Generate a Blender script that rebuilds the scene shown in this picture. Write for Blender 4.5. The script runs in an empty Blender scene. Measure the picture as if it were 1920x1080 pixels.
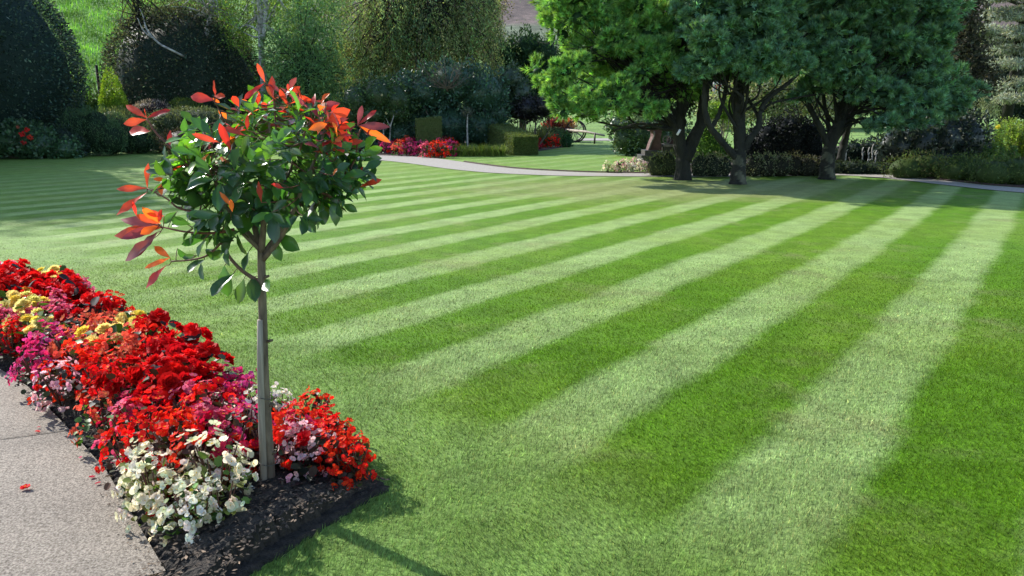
import bpy, math, random
import numpy as np
from mathutils import Vector
random.seed(7); rng = np.random.default_rng(7)
scn = bpy.context.scene; C = scn.collection
R = math.radians
# ------------------------------------------------------------------ camera
F, HZ, EYE = 1390.0, 212.0, 1.6           # focal length and horizon in pixels of a 1920 frame, eye height
PITCH = math.atan((540-HZ)/F); CP, SP = math.cos(PITCH), math.sin(PITCH)
cd = bpy.data.cameras.new('camera'); cam = bpy.data.objects.new('camera', cd); C.objects.link(cam)
cam.location = (0, 0, EYE); cam.rotation_euler = (math.pi/2-PITCH, 0, 0)
cd.sensor_width = 36; cd.lens = 36*F/1920; cd.clip_end = 3000; cd.clip_start = 0.05
scn.camera = cam
# ------------------------------------------------------------------ sky and sun
SUN_AZ, SUN_EL = math.atan2(-.81, .59), R(34.5)
w = bpy.data.worlds.new('World'); scn.world = w; w.use_nodes = True
nt = w.node_tree; sky = nt.nodes.new('ShaderNodeTexSky'); sky.sky_type = 'NISHITA'; sky.sun_disc = False
sky.sun_elevation = SUN_EL; sky.sun_rotation = SUN_AZ; sky.air_density = 1.0; sky.dust_density = 0.6
nt.links.new(sky.outputs[0], nt.nodes['Background'].inputs[0]); nt.nodes['Background'].inputs[1].default_value = 0.15
sl = bpy.data.lights.new('sun', 'SUN'); sl.energy = 4.0; sl.angle = R(0.6); sl.color = (1, .96, .89)
so = bpy.data.objects.new('sun', sl); C.objects.link(so)
sv = Vector((math.sin(SUN_AZ)*math.cos(SUN_EL), math.cos(SUN_AZ)*math.cos(SUN_EL), math.sin(SUN_EL)))
so.rotation_euler = sv.to_track_quat('Z', 'Y').to_euler(); so.location = (-20, 20, 30)
scn.view_settings.view_transform = 'Standard'; scn.view_settings.look = 'None'
scn.view_settings.exposure = 1.0; scn.view_settings.gamma = 1.0
scn.cycles.max_bounces = 6; scn.cycles.transparent_max_bounces = 4
# ------------------------------------------------------------------ pixel to place
def ray(px, py):
    dx, dy = (px-960)/F, (py-540)/F
    return dx, CP-SP*dy, -(SP+CP*dy)
def G(px, py, z=0.0):                     # point of the level z seen at a pixel
    x, y, d = ray(px, py); t = (z-EYE)/d
    return (x*t, y*t)
def P(px, py, Y):                         # point at distance Y seen at a pixel
    x, y, d = ray(px, py); t = Y/y
    return np.array((x*t, Y, EYE+d*t))
def M(Y): return Y*1.0/F                  # metres per pixel at distance Y (about)
# ------------------------------------------------------------------ mesh helpers
def link(o, parent=None):
    C.objects.link(o)
    if parent is not None: o.parent = parent
    return o
def mesh(name, V, faces, mat, parent=None, col=None, smooth=True):
    """faces: list of int arrays (n,k)"""
    me = bpy.data.meshes.new(name); V = np.asarray(V, np.float32)
    faces = [np.asarray(f, np.int32) for f in faces if len(f)]
    me.vertices.add(len(V)); me.vertices.foreach_set('co', V.ravel())
    nl = sum(f.size for f in faces); npo = sum(len(f) for f in faces)
    me.loops.add(nl); me.loops.foreach_set('vertex_index', np.concatenate([f.ravel() for f in faces]))
    me.polygons.add(npo)
    tot = np.concatenate([np.full(len(f), f.shape[1], np.int32) for f in faces])
    st = np.concatenate([[0], np.cumsum(tot)[:-1]]).astype(np.int32)
    me.polygons.foreach_set('loop_start', st)
    me.polygons.foreach_set('use_smooth', np.full(npo, smooth))
    if col is not None:
        a = me.color_attributes.new('Col', 'FLOAT_COLOR', 'POINT')
        c = np.ones((len(V), 4), np.float32); c[:, :3] = col; a.data.foreach_set('color', c.ravel())
    me.update(calc_edges=True); me.validate()
    for m in (mat if isinstance(mat, list) else [mat]): me.materials.append(m)
    return link(bpy.data.objects.new(name, me), parent)
class MB:                                  # gathers pieces into one mesh
    def __init__(s): s.v = []; s.f = {}; s.c = []; s.n = 0
    def add(s, V, faces, col=None):
        V = np.asarray(V, float); s.v.append(V)
        for f in faces:
            f = np.asarray(f, int)
            if len(f): s.f.setdefault(f.shape[1], []).append(f+s.n)
        c = np.ones((len(V), 3))*(np.asarray(col) if col is not None else 1.0); s.c.append(c)
        s.n += len(V)
    def build(s, name, mat, parent=None, smooth=True, origin=None):
        V = np.concatenate(s.v)
        if origin is not None: V = V-np.asarray(origin)
        return mesh(name, V, [np.concatenate(x) for x in s.f.values()], mat, parent, np.concatenate(s.c), smooth)
def tube(pts, rad, n=8):
    pts = np.asarray(pts, float); k = len(pts); rad = np.broadcast_to(np.asarray(rad, float), (k,))
    T = np.gradient(pts, axis=0); T /= np.linalg.norm(T, axis=1)[:, None]+1e-9
    ref = np.array((.3, .2, 1.0)) if abs(T[0, 2]) < .9 else np.array((1, .1, .0))
    U = np.cross(T, ref); U /= np.linalg.norm(U, axis=1)[:, None]+1e-9; W = np.cross(T, U)
    a = np.arange(n)/n*2*math.pi
    V = pts[:, None]+rad[:, None, None]*(np.cos(a)[None, :, None]*U[:, None]+np.sin(a)[None, :, None]*W[:, None])
    i = np.arange(k-1)[:, None]*n; j = np.arange(n)[None]; j2 = (j+1) % n
    f = np.stack([i+j, i+j2, i+n+j2, i+n+j], -1).reshape(-1, 4)
    V = np.concatenate([V.reshape(-1, 3), pts[:1], pts[-1:]])
    b = np.arange(n); c0 = np.stack([np.full(n, k*n), (b+1) % n, b], 1); c1 = np.stack([np.full(n, k*n+1), (k-1)*n+b, (k-1)*n+(b+1) % n], 1)
    return V, [f, np.concatenate([c0, c1])]
def curve(pts, m=8):                       # Catmull-Rom through the points
    p = np.asarray(pts, float); p = np.vstack([2*p[0]-p[1], p, 2*p[-1]-p[-2]]); out = []
    for i in range(1, len(p)-2):
        for t in np.linspace(0, 1, m, endpoint=False):
            a, b, c, d = p[i-1:i+3]
            out.append(.5*((2*b)+(-a+c)*t+(2*a-5*b+4*c-d)*t*t+(-a+3*b-3*c+d)*t**3))
    out.append(p[-2]); return np.array(out)
def box(c, s, rot=0.0, taper=1.0):
    x, y, z = np.array(s)/2; v = np.array([(a*x*(taper if d > 0 else 1), b*y*(taper if d > 0 else 1), d*z) for d in (-1, 1) for a, b in ((-1, -1), (1, -1), (1, 1), (-1, 1))])
    cr, sr = math.cos(rot), math.sin(rot); v = np.stack([v[:, 0]*cr-v[:, 1]*sr, v[:, 0]*sr+v[:, 1]*cr, v[:, 2]], 1)+np.array(c)
    return v, [np.array([(0, 3, 2, 1), (4, 5, 6, 7), (0, 1, 5, 4), (1, 2, 6, 5), (2, 3, 7, 6), (3, 0, 4, 7)])]
def unit(v): return v/(np.linalg.norm(v, axis=-1, keepdims=True)+1e-9)
def rdir(n): return unit(rng.normal(size=(n, 3)))
def cards(mb, pos, d, nrm, L, W, col, fold=.18):
    """leaf diamonds folded along the midrib"""
    n = len(pos); d = unit(d); s = unit(np.cross(d, nrm)); up = np.cross(s, d)
    L = np.broadcast_to(L, (n,))[:, None]; W = np.broadcast_to(W, (n,))[:, None]
    v = np.stack([pos, pos+d*L*.45+s*W*.5+up*W*fold, pos+d*L, pos+d*L*.45-s*W*.5+up*W*fold], 1).reshape(-1, 3)
    b = np.arange(n)[:, None]*4
    mb.add(v, [np.concatenate([b+np.array([0, 2, 1])[None], b+np.array([0, 3, 2])[None]])], np.repeat(col, 4, 0))
def vcol(n, cols, var=.25):
    cols = np.asarray(cols, float).reshape(-1, 3); c = cols[rng.integers(0, len(cols), n)]
    return c*np.exp(rng.normal(0, var, (n, 1)))*np.exp(rng.normal(0, .06, (n, 3)))
# ------------------------------------------------------------------ materials
def new_mat(name):
    m = bpy.data.materials.new(name); m.use_nodes = True; m.node_tree.nodes.clear(); return m, m.node_tree
def nd(t, typ, **k):
    n = t.nodes.new(typ)
    for a, b in k.items():
        if a.startswith('i_'): n.inputs[int(a[2:]) if a[2:].isdigit() else a[2:].replace('_', ' ')].default_value = b
        else: setattr(n, a, b)
    return n
def leafmat(name, rough=.45, trans=.35, spec=.5, tint=(1.25, 1.15, .55), noise=0):
    m, t = new_mat(name); L = t.links
    a = nd(t, 'ShaderNodeAttribute', attribute_name='Col')
    p = nd(t, 'ShaderNodeBsdfPrincipled'); p.inputs['Roughness'].default_value = rough; p.inputs['Specular IOR Level'].default_value = spec
    tr = nd(t, 'ShaderNodeBsdfTranslucent'); mx = nd(t, 'ShaderNodeMix', data_type='RGBA', blend_type='MULTIPLY'); mx.inputs[0].default_value = 1
    mx.inputs[7].default_value = (*tint, 1); src = a.outputs[0]
    if noise:
        tc = nd(t, 'ShaderNodeTexCoord'); n = nd(t, 'ShaderNodeTexNoise'); n.inputs['Scale'].default_value = noise; L.new(tc.outputs['Object'], n.inputs['Vector'])
        mr = nd(t, 'ShaderNodeMapRange'); mr.inputs['To Min'].default_value = .72; mr.inputs['To Max'].default_value = 1.25; L.new(n.outputs[0], mr.inputs[0])
        m2 = nd(t, 'ShaderNodeMix', data_type='RGBA', blend_type='MULTIPLY'); m2.inputs[0].default_value = 1; L.new(a.outputs[0], m2.inputs[6]); L.new(mr.outputs[0], m2.inputs[7]); src = m2.outputs[2]
    L.new(src, mx.inputs[6]); L.new(mx.outputs[2], tr.inputs[0]); L.new(src, p.inputs['Base Color'])
    ms = nd(t, 'ShaderNodeMixShader'); ms.inputs[0].default_value = trans
    L.new(p.outputs[0], ms.inputs[1]); L.new(tr.outputs[0], ms.inputs[2])
    o = nd(t, 'ShaderNodeOutputMaterial'); L.new(ms.outputs[0], o.inputs[0]); return m
def solid(name, c1, c2, scale=8, rough=.8, bump=.3, stretch=(1, 1, 1), detail=6, metal=0, attr=False, bscale=None, dist=.02):
    m, t = new_mat(name); L = t.links
    tc = nd(t, 'ShaderNodeTexCoord'); mp = nd(t, 'ShaderNodeMapping'); mp.inputs['Scale'].default_value = stretch; L.new(tc.outputs['Object'], mp.inputs[0])
    n = nd(t, 'ShaderNodeTexNoise'); n.inputs['Scale'].default_value = scale; n.inputs['Detail'].default_value = detail; L.new(mp.outputs[0], n.inputs['Vector'])
    r = nd(t, 'ShaderNodeValToRGB'); r.color_ramp.elements[0].position = .32; r.color_ramp.elements[1].position = .68
    r.color_ramp.elements[0].color = (*c1, 1); r.color_ramp.elements[1].color = (*c2, 1); L.new(n.outputs[0], r.inputs[0])
    p = nd(t, 'ShaderNodeBsdfPrincipled'); p.inputs['Roughness'].default_value = rough; p.inputs['Metallic'].default_value = metal
    src = r.outputs[0]
    if attr:
        a = nd(t, 'ShaderNodeAttribute', attribute_name='Col'); mx = nd(t, 'ShaderNodeMix', data_type='RGBA', blend_type='MULTIPLY'); mx.inputs[0].default_value = 1
        L.new(src, mx.inputs[6]); L.new(a.outputs[0], mx.inputs[7]); src = mx.outputs[2]
    L.new(src, p.inputs['Base Color'])
    if bump:
        n2 = nd(t, 'ShaderNodeTexNoise'); n2.inputs['Scale'].default_value = bscale or scale*3; n2.inputs['Detail'].default_value = 8; L.new(mp.outputs[0], n2.inputs['Vector'])
        b = nd(t, 'ShaderNodeBump'); b.inputs['Strength'].default_value = bump; b.inputs['Distance'].default_value = dist
        L.new(n2.outputs[0], b.inputs['Height']); L.new(b.outputs[0], p.inputs['Normal'])
    o = nd(t, 'ShaderNodeOutputMaterial'); L.new(p.outputs[0], o.inputs[0]); return m
# mown stripes: u counts stripe edges across the lawn (light between an even and the next odd number)
UC = (-0.98175, 1.05773, 0.00179, -1.36648, -0.01115, 0.00585)
def grassmat(name, blade):
    m, t = new_mat(name); L = t.links
    def mth(op, a, b=None, c=None):
        n = nd(t, 'ShaderNodeMath', operation=op)
        for i, v in enumerate((a, b, c)):
            if v is None: continue
            if isinstance(v, (int, float)): n.inputs[i].default_value = v
            else: L.new(v, n.inputs[i])
        return n.outputs[0]
    tc = nd(t, 'ShaderNodeTexCoord'); co = tc.outputs['Object']
    sx = nd(t, 'ShaderNodeSeparateXYZ'); L.new(co, sx.inputs[0]); X, Y = sx.outputs[0], sx.outputs[1]
    def noise(scale, detail=3, rough=.5, vec=None):
        n = nd(t, 'ShaderNodeTexNoise'); n.inputs['Scale'].default_value = scale; n.inputs['Detail'].default_value = detail; n.inputs['Roughness'].default_value = rough
        L.new(vec or co, n.inputs['Vector']); return n.outputs[0]
    def smooth(v, a, b, lo=0., hi=1.):
        n = nd(t, 'ShaderNodeMapRange', interpolation_type='SMOOTHSTEP'); L.new(v, n.inputs[0])
        for i, q in enumerate((a, b, lo, hi)): n.inputs[i+1].default_value = q
        return n.outputs[0]
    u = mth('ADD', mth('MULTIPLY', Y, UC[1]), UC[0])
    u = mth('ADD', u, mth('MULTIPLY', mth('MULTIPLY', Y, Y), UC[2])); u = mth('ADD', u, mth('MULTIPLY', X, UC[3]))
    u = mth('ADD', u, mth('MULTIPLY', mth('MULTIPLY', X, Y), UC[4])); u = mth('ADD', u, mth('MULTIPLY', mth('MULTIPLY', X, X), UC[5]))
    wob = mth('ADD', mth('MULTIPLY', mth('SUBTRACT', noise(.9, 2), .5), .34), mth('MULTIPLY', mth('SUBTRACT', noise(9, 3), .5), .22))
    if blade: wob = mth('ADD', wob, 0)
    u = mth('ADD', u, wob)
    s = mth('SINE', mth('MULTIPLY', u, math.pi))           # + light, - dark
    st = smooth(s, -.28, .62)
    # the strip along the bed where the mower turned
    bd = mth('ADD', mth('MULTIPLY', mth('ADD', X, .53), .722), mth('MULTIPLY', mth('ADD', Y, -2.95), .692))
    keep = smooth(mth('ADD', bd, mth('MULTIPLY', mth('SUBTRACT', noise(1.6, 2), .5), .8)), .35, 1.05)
    far = mth('MULTIPLY', smooth(Y, 15.5, 22, 1., .3), smooth(X, -12, -5, .4, 1.))  # stripes fade with distance; at left the shade's low contrast is painted in
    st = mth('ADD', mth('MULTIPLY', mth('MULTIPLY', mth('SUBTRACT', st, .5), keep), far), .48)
    st = mth('ADD', st, mth('MULTIPLY', mth('SUBTRACT', noise(2.2, 5, .65), .5), .6))
    def mix(f, a, b, bt='MIX'):
        n = nd(t, 'ShaderNodeMix', data_type='RGBA', blend_type=bt)
        if isinstance(f, (int, float)): n.inputs[0].default_value = f
        else: L.new(f, n.inputs[0])
        for i, v in ((6, a), (7, b)):
            if isinstance(v, tuple): n.inputs[i].default_value = (*v, 1)
            else: L.new(v, n.inputs[i])
        return n.outputs[2]
    cl = mix(st, (.084, .188, .007), (.245, .345, .115))  # sheen of the bent blades is put into the stripe colours
    # dry and worn patches, mostly under the pines
    dx = mth('MULTIPLY', mth('SUBTRACT', X, 3.6), .26); dy = mth('MULTIPLY', mth('SUBTRACT', Y, 16.2), .5)
    worn = smooth(mth('ADD', mth('SQRT', mth('ADD', mth('MULTIPLY', dx, dx), mth('MULTIPLY', dy, dy))), mth('MULTIPLY', mth('SUBTRACT', noise(1.1, 4), .5), 1.6)), .5, 1.7, .75, 0.)
    patch = smooth(noise(.85, 6, .68), .52, .72, 0., .6)
    cl = mix(smooth(noise(.45, 4, .6), .42, .62, 0., .3), cl, (.17, .245, .03))
    cl = mix(mth('MAXIMUM', worn, patch), cl, (.22, .235, .09))
    fine = mth('MULTIPLY', smooth(noise(46, 5, .7), .25, .75, .6, 1.4), smooth(noise(3.3, 5, .6), .3, .7, .84, 1.16))
    comb = nd(t, 'ShaderNodeCombineXYZ'); [L.new(fine, comb.inputs[i]) for i in range(3)]
    cl = mix(1.0, cl, comb.outputs[0], 'MULTIPLY')
    if blade:
        a = nd(t, 'ShaderNodeAttribute', attribute_name='Col'); cl = mix(1.0, cl, a.outputs[0], 'MULTIPLY')
    p = nd(t, 'ShaderNodeBsdfPrincipled'); p.inputs['Roughness'].default_value = .7; p.inputs['Specular IOR Level'].default_value = .12
    L.new(cl, p.inputs['Base Color'])
    o = nd(t, 'ShaderNodeOutputMaterial')
    if blade:
        tr = nd(t, 'ShaderNodeBsdfTranslucent'); L.new(cl, tr.inputs[0]); ms = nd(t, 'ShaderNodeMixShader'); ms.inputs[0].default_value = .4
        L.new(p.outputs[0], ms.inputs[1]); L.new(tr.outputs[0], ms.inputs[2]); L.new(ms.outputs[0], o.inputs[0])
    else:
        b = nd(t, 'ShaderNodeBump'); b.inputs['Strength'].default_value = .6; b.inputs['Distance'].default_value = .03
        L.new(noise(38, 6, .75), b.inputs['Height']); L.new(b.outputs[0], p.inputs['Normal']); L.new(p.outputs[0], o.inputs[0])
    return m
M_LAWN = grassmat('lawn', False); M_BLADE = grassmat('grass blade', True)
M_LEAF = leafmat('foliage', .6, .33, .2); M_GLOSS = leafmat('glossy foliage', .38, .25, .5)
M_NEEDLE = leafmat('pine needles', .6, .34, .2, (1.4, 1.35, .4))
M_PETAL = leafmat('petals', .6, .45, .1, (1.1, 1.0, 1.0))
M_PHO = leafmat('photinia leaf', .24, .42, .75, (1.9, 2.0, .5))
M_PHR = leafmat('young photinia leaf', .3, .5, .5, (1.35, 1.1, .7))
M_BARK = solid('pine bark', (.006, .007, .005), (.024, .024, .017), 6, .9, .9, (1, 1, .35), attr=True, dist=.05)
M_TWIG = solid('twig bark', (.07, .055, .04), (.16, .13, .10), 60, .8, .4, attr=True)
M_BIRCH = solid('birch bark', (.10, .09, .08), (.62, .60, .56), 3.5, .7, .3, (1, 1, 2.2))
M_SOIL = solid('mulch', (.010, .008, .006), (.05, .038, .028), 30, .95, 1.0, bscale=70, dist=.03)
M_RED_SOIL = solid('bark mulch', (.02, .012, .01), (.07, .04, .03), 10, .95, .8)
M_CHIP = solid('bark chips', (.02, .015, .012), (.11, .08, .055), 40, .9, .3, attr=True)
# ------------------------------------------------------------------ naming
def tag(o, label, cat=None, group=None, kind=None):
    if label: o['label'] = label
    if cat: o['category'] = cat
    if group: o['group'] = group
    if kind: o['kind'] = kind
    return o
def empty(name, loc, label=None, cat=None, group=None):
    o = bpy.data.objects.new(name, None); o.empty_display_size = .2; C.objects.link(o); o.location = [float(q) for q in loc]; return tag(o, label, cat, group)
def struct(o): o['kind'] = 'structure'; return o

# ================================================================== GROUND
BED = [G(285, 1130), (-1.30, 2.28), G(310, 1080), G(260, 985), G(200, 890), G(130, 810), G(55, 730), G(0, 697)]
bl = np.array(BED[-1]); bd_ = unit(np.array((-.69, .72)))
BED_L = [tuple(p) for p in BED]+[tuple(bl+np.array((-1, .25))*k) for k in (.8, 2, 4.4)]                       # path side of the bed
crn = np.array(G(732, 915))
BED_R = [G(470, 1080), G(560, 1020), G(650, 965), G(712, 925), tuple(crn), tuple(crn+bd_*.25+np.array((-.03, .0)))]+[tuple(crn+bd_*k+np.array((-.04, -.02))) for k in (.6, 1.3, 2.4, 3.6, 4.3)]+[tuple(crn+bd_*4.3+np.array(q)) for q in ((-.4, .22), (-1.2, .34), (-2.5, .4), (-5, .4))]
BED_POLY = np.array([G(300, 1190)]+BED_L[1:]+BED_R[::-1]+[G(430, 1130), G(360, 1190)])
def inside(poly, x, y):
    poly = np.asarray(poly); r = np.zeros(len(x), bool); j = len(poly)-1
    for i in range(len(poly)):
        xi, yi = poly[i]; xj, yj = poly[j]
        r ^= ((yi > y) != (yj > y)) & (x < (xj-xi)*(y-yi)/(yj-yi+1e-12)+xi); j = i
    return r
def flat(name, poly, z, mat, kind='structure'):
    poly = [tuple(p) for p in poly]
    me = bpy.data.meshes.new(name); me.from_pydata([(p[0], p[1], z) for p in poly], [], [list(range(len(poly)))]); me.update()
    if me.polygons[0].normal.z < 0: me.flip_normals()
    me.materials.append(mat); o = link(bpy.data.objects.new(name, me)); o['kind'] = kind; return o
# terrain: level garden, grassy hillside at the left, moor far away
def sst(a, b, x): t = np.clip((x-a)/(b-a), 0, 1); return t*t*(3-2*t)
def terr(x, y):
    bump = np.sin(x*.013+1.3)*np.cos(y*.011)*.5+np.sin(x*.031+y*.023)*.25+np.sin(x*.07-y*.05)*.1
    left = sst(-.28, -.42, x/np.maximum(y, 1))*np.clip(y-38, 0, 60)*.42
    left = left*1.0
    shelf = sst(100, 190, y)*17
    moor = np.clip((y-215)*.27, 0, 150)*(1+.25*bump)
    return np.maximum(left, shelf*(1-sst(20, 60, x)*.9))+moor+np.where(y > 60, bump*1.2*sst(60, 120, y), 0)
gx = np.unique(np.concatenate([np.linspace(-600, -80, 27), np.linspace(-80, 80, 81), np.linspace(80, 600, 27)]))
gy = np.unique(np.concatenate([np.linspace(-60, 30, 10), np.linspace(30, 110, 61), np.linspace(110, 900, 80)]))
XX, YY = np.meshgrid(gx, gy); ZZ = terr(XX, YY)-.012
ny, nx = XX.shape; i = np.arange(ny-1)[:, None]*nx+np.arange(nx-1)[None]
q = np.stack([i, i+1, i+nx+1, i+nx], -1).reshape(-1, 4)
mot = (np.sin(XX*.09+YY*.05)+np.sin(XX*.21-YY*.13+1)+rng.normal(0, .7, XX.shape))[..., None]*.16
cc = np.where((YY > 205)[..., None], np.where((ZZ > 34)[..., None], np.array((.13, .095, .09)), np.array((.10, .13, .08)))*np.exp(mot), np.array((.17, .30, .07)))
hill = ((XX < -.28*YY) & (YY > 35))[..., None]
cc = np.where(hill, np.array((.115, .27, .045)), cc)
shelf_c = ((YY > 184) & (YY < 207) & (XX > -40))[..., None]; cc = np.where(shelf_c, np.array((.26, .27, .27)), cc)
M_TERR = solid('field grass', (.55, .55, .5), (1.25, 1.2, 1.1), .35, .95, 1.0, attr=True, detail=9, bscale=2.2, dist=.5)
g = mesh('ground', np.stack([XX, YY, ZZ], -1).reshape(-1, 3), [q], M_TERR, None, cc.reshape(-1, 3)); struct(g)
# lawn sheet
lx = np.linspace(-34, 34, 69); ly = np.linspace(-1, 37, 39); XX, YY = np.meshgrid(lx, ly); ny, nx = XX.shape
i = np.arange(ny-1)[:, None]*nx+np.arange(nx-1)[None]; q = np.stack([i, i+1, i+nx+1, i+nx], -1).reshape(-1, 4)
struct(mesh('lawn', np.stack([XX, YY, XX*0], -1).reshape(-1, 3), [q], M_LAWN))
# near path (aggregate concrete)
M_PATH = solid('aggregate paving', (.09, .07, .05), (.36, .31, .25), 120, .85, .8, detail=4, bscale=220, dist=.006)
t_ = M_PATH.node_tree; n_ = nd(t_, 'ShaderNodeTexNoise'); n_.inputs['Scale'].default_value = 1.6; n_.inputs['Detail'].default_value = 5
tc_ = [n for n in t_.nodes if n.type == 'TEX_COORD'][0]; t_.links.new(tc_.outputs['Object'], n_.inputs['Vector'])
mr_ = nd(t_, 'ShaderNodeMapRange'); mr_.inputs['From Min'].default_value = .3; mr_.inputs['From Max'].default_value = .7; mr_.inputs['To Min'].default_value = .74; mr_.inputs['To Max'].default_value = 1.16; t_.links.new(n_.outputs[0], mr_.inputs[0])
mx_ = nd(t_, 'ShaderNodeMix', data_type='RGBA', blend_type='MULTIPLY'); mx_.inputs[0].default_value = 1; pb_ = [n for n in t_.nodes if n.type == 'BSDF_PRINCIPLED'][0]
rm_ = [n for n in t_.nodes if n.type == 'VALTORGB'][0]; t_.links.new(rm_.outputs[0], mx_.inputs[6]); t_.links.new(mr_.outputs[0], mx_.inputs[7]); t_.links.new(mx_.outputs[2], pb_.inputs['Base Color'])
pe = [G(345, 1190)]+BED_L[1:]; wob = [(p[0]+random.uniform(-.01, .01), p[1]) for p in pe]
J0 = np.array(G(0, 832)); J1 = np.array(G(125, 815))
jd = unit(J1-J0)
nearpath = wob+[(-9, -1), (-.6, -1), (-.75, 1.2)]
struct(flat('path', nearpath, .022, M_PATH))
M_JOINT = solid('joint', (.06, .055, .045), (.14, .12, .10), 60, .95, .3)
jn = np.array((-jd[1], jd[0]))*.004; a0, a1 = J0-jd*3, J1+jd*.12
struct(flat('path_joint', [a0-jn, a1-jn, a1+jn, a0+jn], .026, M_JOINT))
# mulch of the bed, slightly raised with crumbly surface
def bed_h(x, y):
    """height of the soil from distance to both long edges"""
    d = (x-crn[0])*.722+(y-crn[1])*.692          # 0 at lawn edge, negative inwards
    wv = np.clip(-d/1.15, 0, 1); end = sst(0, .5, (y-crn[1])*.72-(x-crn[0])*.69+.7)
    return .03+.07*np.sin(np.clip(wv, 0, 1)*math.pi)*end
step = .03; bx, by = np.meshgrid(np.arange(-9.5, -.3, step), np.arange(1.4, 10, step)); fx, fy = bx.ravel(), by.ravel()
ins = inside(BED_POLY, fx, fy); ny, nx = bx.shape
i = (np.arange(ny-1)[:, None]*nx+np.arange(nx-1)[None]).ravel()
ok = ins[i] | ins[i+1] | ins[i+nx] | ins[i+nx+1]; i = i[ok]
q = np.stack([i, i+1, i+nx+1, i+nx], 1)
edge = ins.reshape(ny, nx); er = edge.copy()
for _ in range(3):
    e2 = er.copy(); e2[1:] &= er[:-1]; e2[:-1] &= er[1:]; e2[:, 1:] &= er[:, :-1]; e2[:, :-1] &= er[:, 1:]; er = e2
z = np.where(er.ravel(), bed_h(fx, fy)+rng.uniform(-.011, .013, len(fx)), np.where(ins, .02+rng.uniform(-.006, .006, len(fx)), -.01))
use = np.unique(q); mp_ = np.full(nx*ny, -1); mp_[use] = np.arange(len(use))
struct(mesh('flower_bed_soil', np.stack([fx+rng.uniform(-.008, .008, len(fx)), fy, z], 1)[use], [mp_[q]], M_SOIL, smooth=False))
# far path
UP = [(250, 275), (420, 279), (560, 284), (700, 291), (770, 294), (823, 298), (900, 309), (967, 317), (1050, 322), (1140, 325), (1300, 326), (1450, 325), (1560, 323), (1640, 326), (1750, 337), (1850, 348), (1960, 357), (2100, 372)]
LO = [(250, 281), (420, 286), (560, 292), (700, 300), (769, 307), (833, 316), (900, 323), (967, 327), (1050, 330), (1140, 331), (1300, 332), (1450, 331), (1560, 329), (1640, 333), (1750, 345), (1850, 356), (1960, 366), (2100, 383)]
M_FPATH = solid('pale paving', (.25, .225, .20), (.36, .335, .30), 25, .9, .2)
V = []; 
cu, cl_ = curve([(*G(*p), .012) for p in UP], 5), curve([(*G(*p), .012) for p in LO], 5); n = len(cu)
fq = np.array([(k, k+1, n+k+1, n+k) for k in range(n-1)])
struct(mesh('garden_path', np.concatenate([cl_, cu]), [fq], M_FPATH))
# dark edging beside it and soil under the plants behind
cu2 = cu.copy(); cu2[:, 2] = .016; a = cu2[28:]; tn = unit(np.gradient(a, axis=0)); nn = np.stack([-tn[:, 1], tn[:, 0], tn[:, 2]*0], 1)
b = a+nn*.07; k = len(a); V = np.concatenate([a, b]); V[:k, 2] = .016; V[k:, 2] = .05
struct(mesh('path_edging', V, [np.array([(j, j+1, k+j+1, k+j) for j in range(k-1)])], M_RED_SOIL))
def soil(pxs, z=.009): return struct(flat('shrub_bed_soil', [G(*p) for p in pxs], z, M_RED_SOIL))
soil([(1455, 323), (1560, 321), (1640, 324), (1750, 335), (1850, 346), (1960, 355), (2100, 370), (2100, 262), (1700, 262), (1455, 285)])
soil([(0, 292), (60, 289), (150, 284), (285, 277), (330, 262), (-300, 262), (-300, 300)])
soil([(1210, 328), (1300, 325), (1370, 325), (1455, 322), (1455, 300), (1300, 300), (1215, 310)], .0095)
soil([(700, 291), (823, 297), (860, 291), (960, 286), (1010, 284), (1060, 276), (1060, 258), (880, 250), (560, 250), (560, 280)], .0105)

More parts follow.
